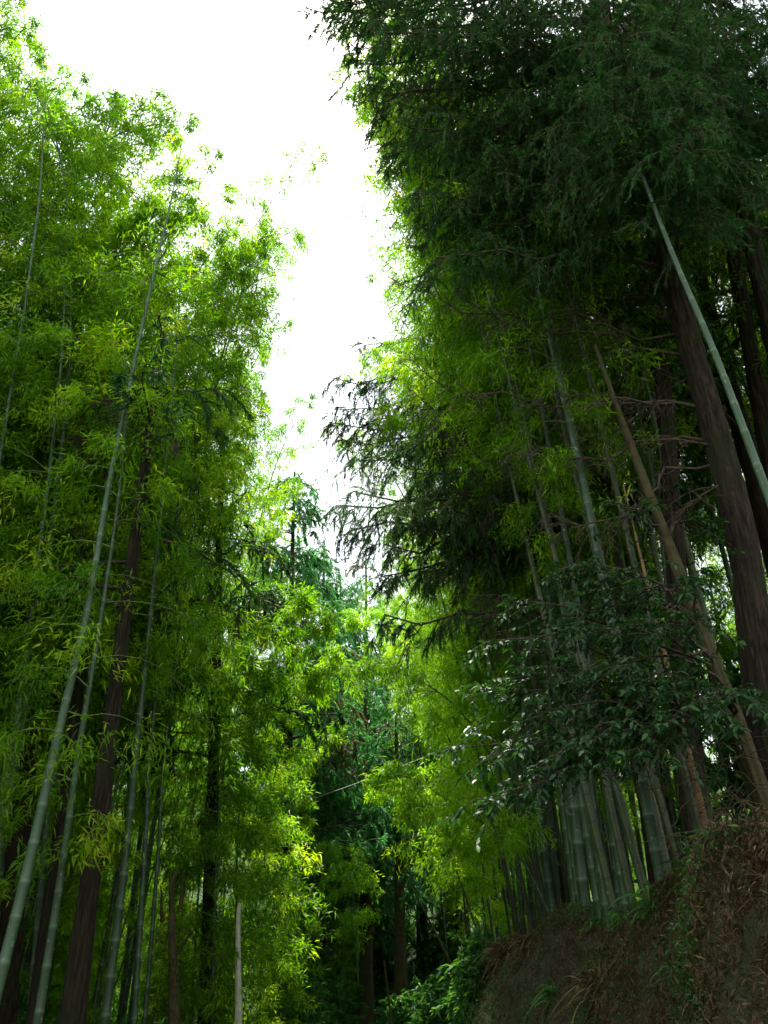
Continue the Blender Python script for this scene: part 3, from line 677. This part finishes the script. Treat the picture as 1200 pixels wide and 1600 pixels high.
for (px, py, pa) in [(730, 472, 560), (620, 445, 520), (860, 640, 690), (800, 702, 690), (860, 802, 720), (950, 540, 600), (760, 350, 500), (850, 590, 640), (1010, 780, 760), (700, 590, 640)]:
    C = crom(tr, 401); j = int(np.argmin([abs(py_of(p) - pa) for p in C])); q = pix(px, py, 7.4 + rng.uniform(-.5, .8))
    bare.append(limb(C[j], q, .5, .1, 9, .07, rng))
big = build_cedar(71, tr, .152, .07, 'massive dark-barked cedar along the right edge with foliage hanging over the sky gap', L_, bare, dens=36, nl=.065, nw=.0095, tl=.9, sub=7, sp=.09, hang=1.0, dead=.035)

# second cedar, reddish trunk on the bank
p, l = through(1022, 1270, 998, 1130, 10.6)
ctr = [p - np.array([0, 0, .1]), p + np.array([l * 6, 0, 6]), p + np.array([l * 12, 0, 12]), p + np.array([l * 17, 0, 17])]
C = crom(ctr, 401); L2 = []
for (px, py), Y in [((530, 790), 10.4), ((560, 720), 10.8), ((545, 830), 10.0), ((600, 850), 10.2), ((640, 800), 9.8), ((600, 900), 9.9), ((600, 960), 9.7), ((680, 880), 10), ((620, 700), 11), ((700, 740), 10.8),
                    ((740, 820), 9.8), ((780, 700), 11), ((660, 640), 11.2), ((720, 620), 11), ((800, 800), 9.6), ((850, 850), 9.8), ((560, 770), 9.5), ((650, 740), 9.6), ((780, 560), 11), ((680, 520), 11.5), ((820, 460), 11.5), ((740, 440), 11.8), ((900, 760), 9.8), ((880, 600), 12)]:
    q = pix(px, py, Y); j = int(np.argmin(np.abs(C[:, 2] - q[2] - rng.uniform(0, 1.0)))); L2.append(limb(C[j], q, .35, .3, rng=rng, wob=.07))
bare = [limb(C[int(np.argmin(np.abs(C[:, 2] - z)))], pix(px, py, 10 + dy), .5, .1, 9, .07, rng) for z, px, py, dy in [(6.5, 700, 900, -.5), (7.5, 640, 610, .5), (5.5, 760, 960, -.8), (9, 640, 560, 0), (8, 700, 660, -1)]]
build_cedar(72, ctr, .17, .05, 'cedar with a straight reddish trunk among the bank bamboos and sprays toward the sky gap', L2, bare, mat=M_BARKR, dens=38, nl=.055, nw=.0085, tl=.8, sub=8, sp=.095, hang=1.0, dead=.07)
# third cedar further along, its dark tufts at the gap's edge
ctr = cedar_ctrl(3.0, 15.5, 18, -.03); C = crom(ctr, 401); L3 = []
for (px, py), Y in [((520, 590), 15), ((530, 640), 15), ((515, 660), 14.6), ((560, 600), 15.3), ((575, 660), 15), ((540, 690), 14.8), ((600, 560), 15.5), ((620, 640), 15.5), ((570, 540), 16), ((640, 700), 15)]:
    q = pix(px, py, Y); j = int(np.argmin(np.abs(C[:, 2] - q[2] - rng.uniform(0, 1.0)))); L3.append(limb(C[j], q, .35, .3, rng=rng, wob=.07))
build_cedar(73, ctr, .17, .05, 'farther cedar whose small dark tufts stand at the right rim of the sky gap', L3, dens=34, nl=.065, nw=.010, tl=.8, sub=8, sp=.1, dead=.05)
# trunks on the right behind
def plain_trunk(px0, py0, px1, py1, Y, r, label, H=15, mat=None, name='cedar_tree', cl=5, z0=8):
    p, l = through(px0, py0, px1, py1, Y); H = H
    ctr = [p - np.array([0, 0, .1]), p + np.array([l * H * .5, 0, H * .5]), p + np.array([l * H, 0, H])]
    rg = np.random.default_rng(int(px0 + py0)); lm = radial_limbs(rg, ctr, H, z0, H * .98, cl * 5, 2.2, .6) if cl else []
    return build_cedar(int(px0), ctr, r, r * .35, label, lm, mat=mat, dens=26, nl=.12, nw=.02, tl=.8, sp=.16, sub=3)
plain_trunk(1190, 640, 1135, 340, 9.0, .15, 'dark cedar trunk behind the pale leaning bamboo at the upper right', 17)
plain_trunk(1250, 700, 1180, 400, 7.8, .16, 'dark cedar trunk crossing the right edge above the big cedar', 16, cl=4)
plain_trunk(1085, 1290, 1075, 1150, 8.6, .13, 'dark trunk on the bank left behind the leaning brown stem', 15)

# left trunks
plain_trunk(112, 1595, 185, 1040, 8.4, .115, 'thick cedar trunk with flaky bark standing among the left bamboos', 9, mat=M_BARK, cl=2, z0=5)
plain_trunk(60, 1560, 125, 1060, 9.6, .09, 'narrow dark trunk between the pale bamboo and the thick flaky cedar', 10, cl=1, z0=5)
plain_trunk(8, 1560, 62, 950, 10.4, .14, 'brown trunk near the left edge, behind the bamboo cut by the photo edge', 12, cl=5, z0=5)
plain_trunk(322, 1600, 335, 1130, 13.5, .12, 'brown cedar trunk rising just right of the broken stump in the left grove', 11, mat=M_BARK, cl=5, z0=5)
# conical cedar behind the left grove top
ctr = cedar_ctrl(-6.6, 12.5, 17.5, .03); rg = np.random.default_rng(8)
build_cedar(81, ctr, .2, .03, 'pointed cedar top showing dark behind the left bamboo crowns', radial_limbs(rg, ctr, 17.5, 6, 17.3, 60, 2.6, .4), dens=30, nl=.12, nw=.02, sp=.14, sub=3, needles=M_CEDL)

# centre and far cedars
def forest_cedar(seed, px0, px1, Y, H, label, r=.2, z0=.35, n=60, L=2.8, needles=None, **k):
    p, l = through(px0, 1500, px1, 1200, Y)
    ctr = [p - np.array([0, 0, .2]), p + np.array([l * H * .5, 0, H * .5]), p + np.array([l * H, 0, H])]; rg = np.random.default_rng(seed)
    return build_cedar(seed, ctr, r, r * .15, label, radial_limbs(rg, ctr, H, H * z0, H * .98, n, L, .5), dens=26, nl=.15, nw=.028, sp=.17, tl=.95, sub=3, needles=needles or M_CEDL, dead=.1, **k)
forest_cedar(91, 440, 448, 23, 16.6, 'tall cedar with brown dead sprays at the foot of the sky gap', z0=.3, n=130, L=2.8)
forest_cedar(92, 500, 503, 29, 16.2, 'bluish-green cedar behind, its tip closing the bottom of the sky gap', n=130, z0=.15, L=3.2)
forest_cedar(93, 572, 571, 26, 10, 'straight cedar trunk at the centre bottom with a dark crown', .22, .35, n=50, L=2.4, mat=M_BARKB)
forest_cedar(94, 626, 620, 24, 8.5, 'mossy cedar trunk right of the centre one at the bottom', .2, .5, n=36, L=2.0, mat=M_BARKB)
forest_cedar(95, 555, 552, 34, 12, 'thin dark cedar trunk left of the centre trunk', .12, .3, n=46, mat=M_BARKB)
forest_cedar(96, 572, 572, 38, 17.5, 'green cedar on the far slope just right of the sky gap foot', .2, .2, n=60)
forest_cedar(102, 528, 530, 33, 15.5, 'feathery green cedar closing the lowest point of the sky gap', .2, .2, n=110, L=3.0)
forest_cedar(97, 660, 655, 32, 12, 'dark cedar on the far slope behind the arching yellow-green tips', .2, .2, n=60)
forest_cedar(98, 432, 432, 27, 11, 'slim dark cedar trunk near the right side of the pale broken trunk', .12, .45, n=40, mat=M_BARKB)
forest_cedar(99, 520, 520, 40, 11, 'far cedar in the dark middle of the valley', .18, .2, n=60)
forest_cedar(100, 470, 470, 36, 13, 'far cedar left of the dark middle of the valley', .18, .2, n=60)
forest_cedar(101, 720, 715, 30, 13, 'far cedar at the right of the valley, behind the bank bamboos', .18, .2, n=60)
# far wood on the slope: copies of two
FG = 'far cedars on the slope closing the valley'
src = [o for o in COL.objects if o.get('label', '').startswith(('green cedar on the far slope', 'far cedar in the dark'))]
for i in range(30):
    y = R.uniform(42, 80); x = R.uniform(-.62, .62) * y
    s = R.uniform(.75, .95)
    dup(src[i % 2], (x, y, gz(x, y) - .2), Euler((0, 0, R.uniform(0, 6.28))).to_quaternion(), s, 'distant cedar blending into the wooded slope at the end of the valley', FG)
for i in range(16):
    x = R.choice([-1, 1]) * R.uniform(12, 24); y = R.uniform(8, 40)
    if x > 0: x += 3
    dup(src[i % 2], (x, y, gz(x, y) - .2), Euler((0, 0, R.uniform(0, 6.28))).to_quaternion(), R.uniform(.8, 1.0), 'cedar glimpsed only in fragments through the grove behind', 'cedars glimpsed behind the groves')

rg = np.random.default_rng(31); deep = None
for x, y, sc_, lab in [(5.2, 9.8, 1.05, 'dark cedar crown overhead just behind the big right-edge cedar'), (7.4, 12.5, 1.1, 'dark cedar deep in the stand on the right, high above the bank'),
                       (4.2, 13.2, 1.0, 'dark cedar between the reddish-trunked cedar and the farther one'), (8.2, 7.4, 1.0, 'dark cedar in the upper right corner behind the others'), (3.9, 18.0, 1.0, 'dark cedar behind the tufts that rim the sky gap')]:
    if deep is None:
        ctr = cedar_ctrl(x, y, 17); deep = build_cedar(61, ctr, .17, .03, lab, radial_limbs(rg, ctr, 17, 6, 16.8, 60, 3.0, .6), dens=38, nl=.085, nw=.014, sp=.12, tl=.8, sub=4, dead=.08)
    else: dup(deep, (x, y, gz(x, y) - .2), Euler((0, 0, x)).to_quaternion(), sc_, lab)
# ------------------------------------------------------------------ broadleaf tree on the right
rng = np.random.default_rng(55)
st = [pix(1205, 1290, 6.6), pix(1150, 1130, 6.7), pix(1095, 980, 6.8), pix(1045, 850, 6.9), pix(1003, 740, 6.95), pix(962, 630, 7.0), pix(930, 540, 7.0)]
st = [st[0] + (st[0] - st[1]) / (st[0][2] - st[1][2]) * (gz(st[0][0], 6.6) - .05 - st[0][2])] + st
o0 = st[0].copy(); t = thing('broadleaf_tree', 'leaning brown-stemmed evergreen with glossy dark leaves in front of the bank bamboos', 'tree', o0)
V, F = trunk_geo([q - o0 for q in st], .082, .018, 3, 16, 70, .25); obj('trunk', mesh_np('trunk', V, F, M_BARKB, smooth=True), t)
C = crom(st, 401); BR = []; BB = []
tg = [(740, 1250, 6.0), (770, 1180, 6.0), (760, 1080, 6.2), (770, 1000, 6.2), (800, 940, 6.3), (860, 900, 6.4), (920, 880, 6.3), (980, 900, 6.2), (840, 1120, 5.9), (870, 1040, 6.0), (900, 980, 6.1), (830, 1200, 5.8),
      (880, 1170, 5.7), (940, 1130, 5.7), (950, 1050, 5.8), (990, 980, 5.9), (800, 1060, 6.3), (900, 1090, 6.4), (960, 1180, 5.6), (1010, 1060, 5.7), (1060, 1110, 5.5), (1110, 1100, 5.4), (1150, 1090, 5.4), (1080, 890, 6.2),
      (700, 1170, 6.1), (850, 960, 6.6), (1040, 950, 5.9), (780, 1240, 5.9), (1000, 1130, 5.7), (930, 930, 6.6), (1120, 830, 6.8), (1050, 780, 7.3), (980, 800, 6.8)]
for px, py, Y in tg:
    q = pix(px, py, Y); j = int(np.argmin(np.abs(C[:, 2] - max(q[2] - .1 + rng.uniform(-.3, .2), C[0, 2] + 1.2)))); BB.append(limb(C[j], q, .1, .18, 8, .05, rng))
for b in BB:
    BR += limb_sprays(rng, b, .09, .55, .35, .3, 2)
V, F = merge([tubes(np.array(BB), np.broadcast_to(np.linspace(.016, .004, 8), (len(BB), 8)), 5), tubes(np.array(BR), np.broadcast_to(np.linspace(.004, .0015, 5), (len(BR), 5)), 3)])
obj('limbs', mesh_np('limbs', V - o0, F, M_TWIG), t)
S = np.array(BR); Mn = len(S); n = 8
s = np.linspace(.25, 1, n)[None] * 3.99 * np.ones((Mn, 1)); j = s.astype(int); f = (s - j)[..., None]; mi = np.arange(Mn)[:, None]
p = S[mi, j] * (1 - f) + S[mi, j + 1] * f; td = nrm(S[mi, j + 1] - S[mi, j]); sd_ = nrm(np.cross(td, np.array([0, 0, 1.0]))) * (np.where(np.arange(n) % 2, 1, -1)[None, :, None])
dd = nrm(td * .6 + sd_ * .8 + rng.normal(size=p.shape) * .3 + np.array([0, 0, -.25])); N = nrm(rng.normal(size=p.shape) * .4 + np.array([0, 0, 1.0]))
p, dd, N = p.reshape(-1, 3) - o0, dd.reshape(-1, 3), N.reshape(-1, 3); m = len(p)
V, F = broad_quads(p, dd, N, 0.07 * rng.uniform(.5, 1.3, m), .027 * rng.uniform(.8, 1.2, m))
obj('crown', mesh_np('crown', V, F, M_BR, tone=np.repeat(np.clip(rng.normal(.4, .22, m), 0, 1), 3)), t)

# ------------------------------------------------------------------ snags, stump, cable
def solid(name, label, cat, ctrl, r0, r1, mat, seed=1, sides=14, parent_loc=True, n=40, group=None):
    ctrl = [np.array(q, float) for q in ctrl]; o0 = ctrl[0].copy(); t = thing(name, label, cat, o0, group)
    V, F = trunk_geo([q - o0 for q in ctrl], r0, r1, seed, sides, n, .2); obj('trunk', mesh_np('trunk', V, F, mat, smooth=True), t); return t, o0
p, l = through(373, 1598, 372, 1447, 12.0)
a = pix(372, 1445, 12.0)
t, o0 = solid('dead_tree', 'pale barkless broken trunk standing lit at the lower left of centre', 'dead tree', [p - np.array([0, 0, .1]), (p + a) / 2, a, a + np.array([.01, 0, .25])], .062, .03, M_PALE, 4)
p, l = through(268, 1600, 268, 1410, 11.0); a = pix(268, 1400, 11.0)
t, o0 = solid('stump', 'broken brown stump with split upper end in the left grove', 'stump', [p - np.array([0, 0, .1]), (p + a) / 2 + np.array([.03, 0, 0]), a, a + np.array([.03, 0, .28])], .10, .022, M_BARKB, 5)
parts = []
for (x, y, x2, y2, r) in [(285, 1400, 288, 1350, .03), (272, 1410, 264, 1360, .035), (280, 1470, 306, 1450, .022), (258, 1420, 250, 1385, .03)]:
    b0, b1 = pix(x - 4, y + 20, 11.0), pix(x2, y2, 10.8); P = limb(b0, b1, .02, .02, 8, .008, rng)
    parts.append(tubes((P - o0)[None], np.linspace(r, .004, 8)[None], 6))
V, F = merge(parts); obj('splinters', mesh_np('splinters', V, F, M_BARKB), t)
parts = []
for k in range(60):
    b0 = pix(240 + rng.uniform(0, 40), rng.uniform(1440, 1590), 10.9); P = limb(b0, b0 + rng.normal(size=3) * .16 + np.array([0, -.05, -.1]), .1, .06, 6, .01, rng)
    parts.append(tubes((P - o0)[None], np.linspace(.004, .0015, 6)[None], 3))
V, F = merge(parts); obj('dead_twigs', mesh_np('dead_twigs', V, F, M_BARKR), t)
tag(obj('cable', mesh_np('cable', *tubes(limb(pix(446, 1264, 23), pix(745, 1145, 13.2), .12, 0, 16)[None], np.full((1, 16), .008), 4), M_CABLE)),
    'thin pale cable strung across the valley below the arching bright tips', 'cable')
# thin bare poles leaning in the valley
for i, (x0, y0, x1, y1, Y, lab) in enumerate([(700, 1500, 640, 1380, 18, 'thin leaning stick near the mossy trunk in the valley'), (735, 1590, 722, 1370, 17, 'thin upright dark stem in front of the far undergrowth'),
        (405, 1598, 412, 1400, 19, 'thin dark upright stem between the pale trunk and the valley'), (515, 1540, 513, 1450, 24, 'short thin stem in the dark valley undergrowth'), (610, 1598, 600, 1500, 18, 'thin bare sapling leaning beside the centre trunk')]):
    p, l = through(x0, y0, x1, y1, Y); a = pix(x1, y1, Y)
    solid('sapling', lab, 'sapling', [p - np.array([0, 0, .1]), (p + a) / 2 + np.array([.02, 0, 0]), a], .035, .012, M_BARKB, i, 8)

# ------------------------------------------------------------------ undergrowth, bank plants
def leaf_scatter(rng, P, spread, per, L, W, mat, name, up=.5, up_jit=.6, broad=False, tone_m=.4, tone_s=.2):
    n = len(P) * per; C = np.repeat(P, per, 0) + rng.normal(size=(n, 3)) * spread
    D = nrm(rng.normal(size=(n, 3)) * up_jit + np.array([0, 0, up])); N = nrm(rng.normal(size=(n, 3)) * .5 + np.array([0, 0, 1.0]))
    f = broad_quads if broad else leaf_quads
    V, F = f(C, D, N, L * rng.uniform(.6, 1.3, n), W * rng.uniform(.7, 1.3, n)); tn = np.clip(rng.normal(tone_m, tone_s, n), 0, 1)
    return mesh_np(name, V, F, mat, tone=np.repeat(tn, len(F) // n))
rng = np.random.default_rng(9)
# far-slope ground cover
n = 15000; y = rng.uniform(17, 62, n); x = rng.uniform(-.5, .5, n) * y; z = ground_z(x, y)
P = np.stack([x, y, z + rng.uniform(0, .55, n)], 1)
o = obj('undergrowth', leaf_scatter(rng, P, .16, 8, .17, .07, M_SHR, 'undergrowth', up=.0, up_jit=.8)); tag(o, 'dark green ferny undergrowth covering the slope at the end of the valley', 'undergrowth', kind='stuff')
n = 3500; y = rng.uniform(7, 24, n); x = -rng.uniform(2.9, 12, n); z = ground_z(x, y)
P = np.stack([x, y, z + rng.uniform(0, 1.1, n)], 1)
o = obj('ground_cover', leaf_scatter(rng, P, .14, 8, .13, .035, M_SHR, 'ground_cover', up=-.1)); tag(o, 'low leafy ground cover at the feet of the left bamboos', 'ground cover', kind='stuff')
# shrubs in the valley and behind the groves
def shrub_geo(seed, r, h, n, L, W):
    rg = np.random.default_rng(seed); B = []
    for i in range(46):
        a = rg.uniform(0, 6.28); e = rg.uniform(.3, 1.4); d = np.array([math.cos(a) * math.cos(e) * r, math.sin(a) * math.cos(e) * r, math.sin(e) * h]) * rg.uniform(.6, 1.1)
        B.append(limb(np.zeros(3), d, .3, .1, 8, .05, rg))
    tw = []
    for b in B: tw += limb_sprays(rg, b, .12, .45, .5, .3, 2)
    S = np.array(tw); V1, F1 = tubes(np.array(B), np.broadcast_to(np.linspace(.015, .004, 8), (len(B), 8)), 4)
    V, F, T = tufts(rg, S, None, n, L, W); return (V1, F1), (V, F, np.clip(T + .1, 0, 1))
def make_shrub(seed, label, loc, r=1.1, h=1.8, n=12, L=.11, W=.04, mat=None, group=None):
    b, l = shrub_geo(seed, r, h, n, L, W); t = thing('shrub', label, 'shrub', loc, group)
    obj('stems', mesh_np('stems', *b, M_TWIG), t); obj('foliage', mesh_np('foliage', l[0], l[1], mat or M_SHR, tone=l[2]), t); return t
sh = []
for i, (px, Y, h, lab) in enumerate([(470, 19, 2.2, 'round green shrub low in the valley left of the centre trunk'), (700, 15.5, 1.0, 'dark shrub at the foot of the bank beside the valley'),
        (760, 13.5, .9, 'small green shrub left of the dry grass tuft'), (520, 22, 2.6, 'olive-topped shrub in front of the dark valley'), (650, 20, 1.7, 'low shrub beside the mossy trunk')]):
    q = pix(px, 1580, Y); sh.append(make_shrub(200 + i, lab, (q[0], Y, gz(q[0], Y)), r=h * .6, h=h))
for i in range(20):
    y = R.uniform(22, 40); x = R.uniform(-.2, .2) * y
    dup(sh[i % 5], (x, y, gz(x, y) - .05), Euler((0, 0, R.uniform(0, 6.28))).to_quaternion(), R.uniform(.9, 1.7), 'rounded green shrub among others filling the floor of the valley', 'shrubs on the valley floor')
SHG = 'shrubs in the shade behind the groves'
for i in range(44):
    side = R.choice([-1, 1]); y = R.uniform(9, 34); x = side * R.uniform(5, 15) * (1 if side < 0 else .9)
    if side > 0: x += 2
    dup(sh[i % 5], (x, y, gz(x, y) - .05), Euler((0, 0, R.uniform(0, 6.28))).to_quaternion(), R.uniform(.9, 2.0), 'green shrub half lost in the shade between the grove stems', SHG)

# bank: hanging roots, litter, dry grass, small plants
n = 17000; y = 1 / rng.uniform(1 / 24, 1 / 3.8, n); x = crest_x(y) + rng.normal(.0, .35, n) - rng.exponential(.35, n); z = ground_z(x, y)
P = np.stack([x - face_shift(x, y, z) - .03, y, z + .02 + rng.uniform(0, .05, n)], 1)
o = obj('leaf_litter', leaf_scatter(rng, P, .03, 3, .06, .009, M_DRY, 'leaf_litter', up=-.35, up_jit=.6)); tag(o, 'dry brown bamboo leaves strewn over the crest and face of the bank', 'leaf litter', kind='stuff')
n = 44000; y = 1 / rng.uniform(1 / 20, 1 / 3.8, n); x = rng.uniform(.5, 2.7, n); z = ground_z(x, y)
keep = (np.sin(x * 5 + y * 2.1) + np.sin(y * 3.7 - x * 3) + rng.normal(0, .5, n)) > .4; P = np.stack([x - face_shift(x, y, z) - .03, y, z + .02], 1)[keep]
o = obj('moss_plants', leaf_scatter(rng, P, .04, 7, .030, .012, M_SHR, 'moss_plants', up=.1)); tag(o, 'small green weeds and moss growing in patches on the earth bank', 'weeds', kind='stuff')
def tuft(name, label, cat, loc, n, L, W, mat, up=1.0, jit=.6, sag=.6, seed=1, lean=(0, 0, 0), group=None):
    rg = np.random.default_rng(seed); d = nrm(rg.normal(size=(n, 3)) * jit + np.array([0, 0, up]) + np.array(lean)); l = L * rg.uniform(.5, 1.15, n); K = 6
    s = np.linspace(0, 1, K)[None, :, None]; P = rg.normal(size=(n, 1, 3)) * .05 + d[:, None] * s * l[:, None, None] + np.array([0, 0, -1.0]) * s ** 2 * (sag * l)[:, None, None]
    sd = nrm(np.cross(d, rg.normal(size=(n, 3))))[:, None] * (W * np.array([.5, 1, 1, .8, .5, .08])[None, :, None]) * .5
    V = np.stack([P - sd, P + sd], 2).reshape(-1, 3); b = (np.arange(n)[:, None] * K + np.arange(K - 1)[None]) * 2
    F = np.stack([b, b + 1, b + 3, b + 2], -1).reshape(-1, 4)
    o = obj(name, mesh_np(name, V, F, mat, tone=np.repeat(np.clip(rg.normal(.6, .25, n), 0, 1), K - 1))); o.location = loc; return tag(o, label, cat, group)
for i, (px, py, Y, L, mt, lab, nn) in enumerate([
        (800, 1500, 12.6, .55, M_DRY, 'largest tuft of dry blond grass hanging over the low end of the bank', 260), (775, 1530, 13.4, .42, M_DRY, 'dry grass tuft at the lowest end of the bank', 160),
        (835, 1480, 11.0, .4, M_DRY, 'dry grass tuft under the slender leaning bamboo', 150), (850, 1545, 8.4, .5, M_DRY, 'dry grass tuft low on the bank face', 120),
        (790, 1485, 13.6, .6, M_SHR, 'green grass tuft with long arching blades above the dry grass', 70), (905, 1405, 8.9, .28, M_SHR, 'small green plant on the crest at the foot of the bamboos', 60),
        (1010, 1345, 7.3, .30, M_SHR, 'small green plant beneath the crest bamboos, left of the fallen branch', 60), (815, 1560, 9.6, .3, M_SHR, 'bright fern-like plant low on the bank face', 60),
        (1085, 1300, 6.3, .3, M_SHR, 'small green plant near the foot of the leaning brown stem', 60)]):
    q = pix(px, py, Y); x = max(q[0], 1.3); best = min(np.linspace(1.2, 4, 120), key=lambda xx: abs(gz(xx, Y) - q[2]) + .2 * abs(xx - q[0]))
    tuft('grass_tuft' if 'grass' in lab else 'plant', lab, 'grass tuft' if 'grass' in lab else 'plant', (best - .03, Y, gz(best, Y) + .01), nn, L, .014 if mt is M_DRY else .022, mt, seed=i, lean=(-.5, -.2, 0), sag=.7)
# hanging roots
n = 13000; y = 1 / rng.uniform(1 / 18, 1 / 3.6, n); x = 1.0 + (crest_x(y) - .9) * rng.uniform(0, 1, n) ** .8 * .62 + .35; z = ground_z(x, y)
keep = (np.sin(x * 7 + y * 1.3) + np.sin(y * 2.9 + z * 3) + rng.normal(0, .8, n)) > -.5
P = np.stack([x - face_shift(x, y, z) - .02, y, z + .02], 1)[keep]
o = obj('dead_grass', leaf_scatter(rng, P, .05, 4, .06, .006, M_DRY, 'dead_grass', up=-.35, up_jit=.7, tone_m=.25, tone_s=.25)); tag(o, 'brown matted dead grass and root fibres hanging on the earth bank', 'dead grass', kind='stuff')
RTG = 'roots hanging down the earth bank'
for i in range(26):
    y = 4.8 + i * .42 + R.uniform(-.2, .2); x = crest_x(y) - .02; z = gz(x, y); K = 14; P = []
    L = R.uniform(.5, 1.5)
    for k in range(K):
        f = k / (K - 1); yy = y + R.uniform(-.02, .02) - f * R.uniform(.1, .5); zz = z - f * L
        xx = 1.1 + (x - 1.1) * (1 - f * .8); xx = min(np.linspace(1.1, x, 60), key=lambda q: abs(gz(q, yy) - zz)); P.append([xx - float(face_shift(xx, yy, zz)) - .03 - .03 * math.sin(f * 9 + i), yy, zz])
    P = np.array(P); r = R.uniform(.004, .012)
    o = obj('root', mesh_np('root', *tubes((P - P[0])[None], np.linspace(r, r * .3, K)[None], 5), M_TWIG)); o.location = P[0]
    tag(o, 'thin dark root hanging down the bare earth of the right bank', 'root', RTG)
for i in range(12):
    y = 5.2 + i * .95 + R.uniform(-.3, .3); x = float(crest_x(y)) + R.uniform(-.45, .1); z = gz(x, y)
    tuft('fern', 'small green fern among the dead leaves along the crest of the bank', 'fern', (x - float(face_shift(x, y, z)), y, z), 36, .34, .034, M_SHR, seed=60 + i, lean=(-.4, -.2, 0), sag=.8, group='ferns along the bank crest')
# fallen branch along the crest, bare twigs
a, b = pix(1165, 1265, 6.0), pix(850, 1415, 9.2)
P = limb(a, b, 0, 0, 24); P[:, 2] = ground_z(P[:, 0], P[:, 1]) + .07 + .04 * np.sin(np.arange(24) * .9); P[:, 0] -= .05
tag(obj('fallen_branch', mesh_np('fallen_branch', *tubes(P[None], np.linspace(.022, .01, 24)[None], 6), M_TWIG)), 'long dark fallen branch lying along the crest of the bank', 'branch')
for i, (px, py, Y, lab) in enumerate([(1120, 1240, 5.9, 'tangle of bare twigs at the foot of the leaning brown stem'), (1010, 1200, 7.4, 'tangle of pale bare twigs in front of the reddish cedar trunk'), (1170, 1320, 5.4, 'tangle of bare twigs hanging over the bank at the right edge')]):
    c0 = pix(px, py, Y); parts = []
    for k in range(36):
        s0 = c0 + rng.normal(size=3) * .12; P = limb(s0, s0 + rng.normal(size=3) * np.array([.4, .3, .28]) + np.array([-.1, -.1, -.05]), .2, .12, 8, .02, rng)
        parts.append(tubes((P - c0)[None], np.linspace(.0045, .0015, 8)[None], 4))
    P = limb(np.array([c0[0] + .2, c0[1] + .1, gz(c0[0] + .3, c0[1] + .1)]), c0, 0, .05, 8); parts.append(tubes((P - c0)[None], np.linspace(.01, .006, 8)[None], 5))
    V, F = merge(parts); o = obj('brushwood', mesh_np('brushwood', V, F, M_BARKB)); o.location = c0; tag(o, lab, 'twigs')
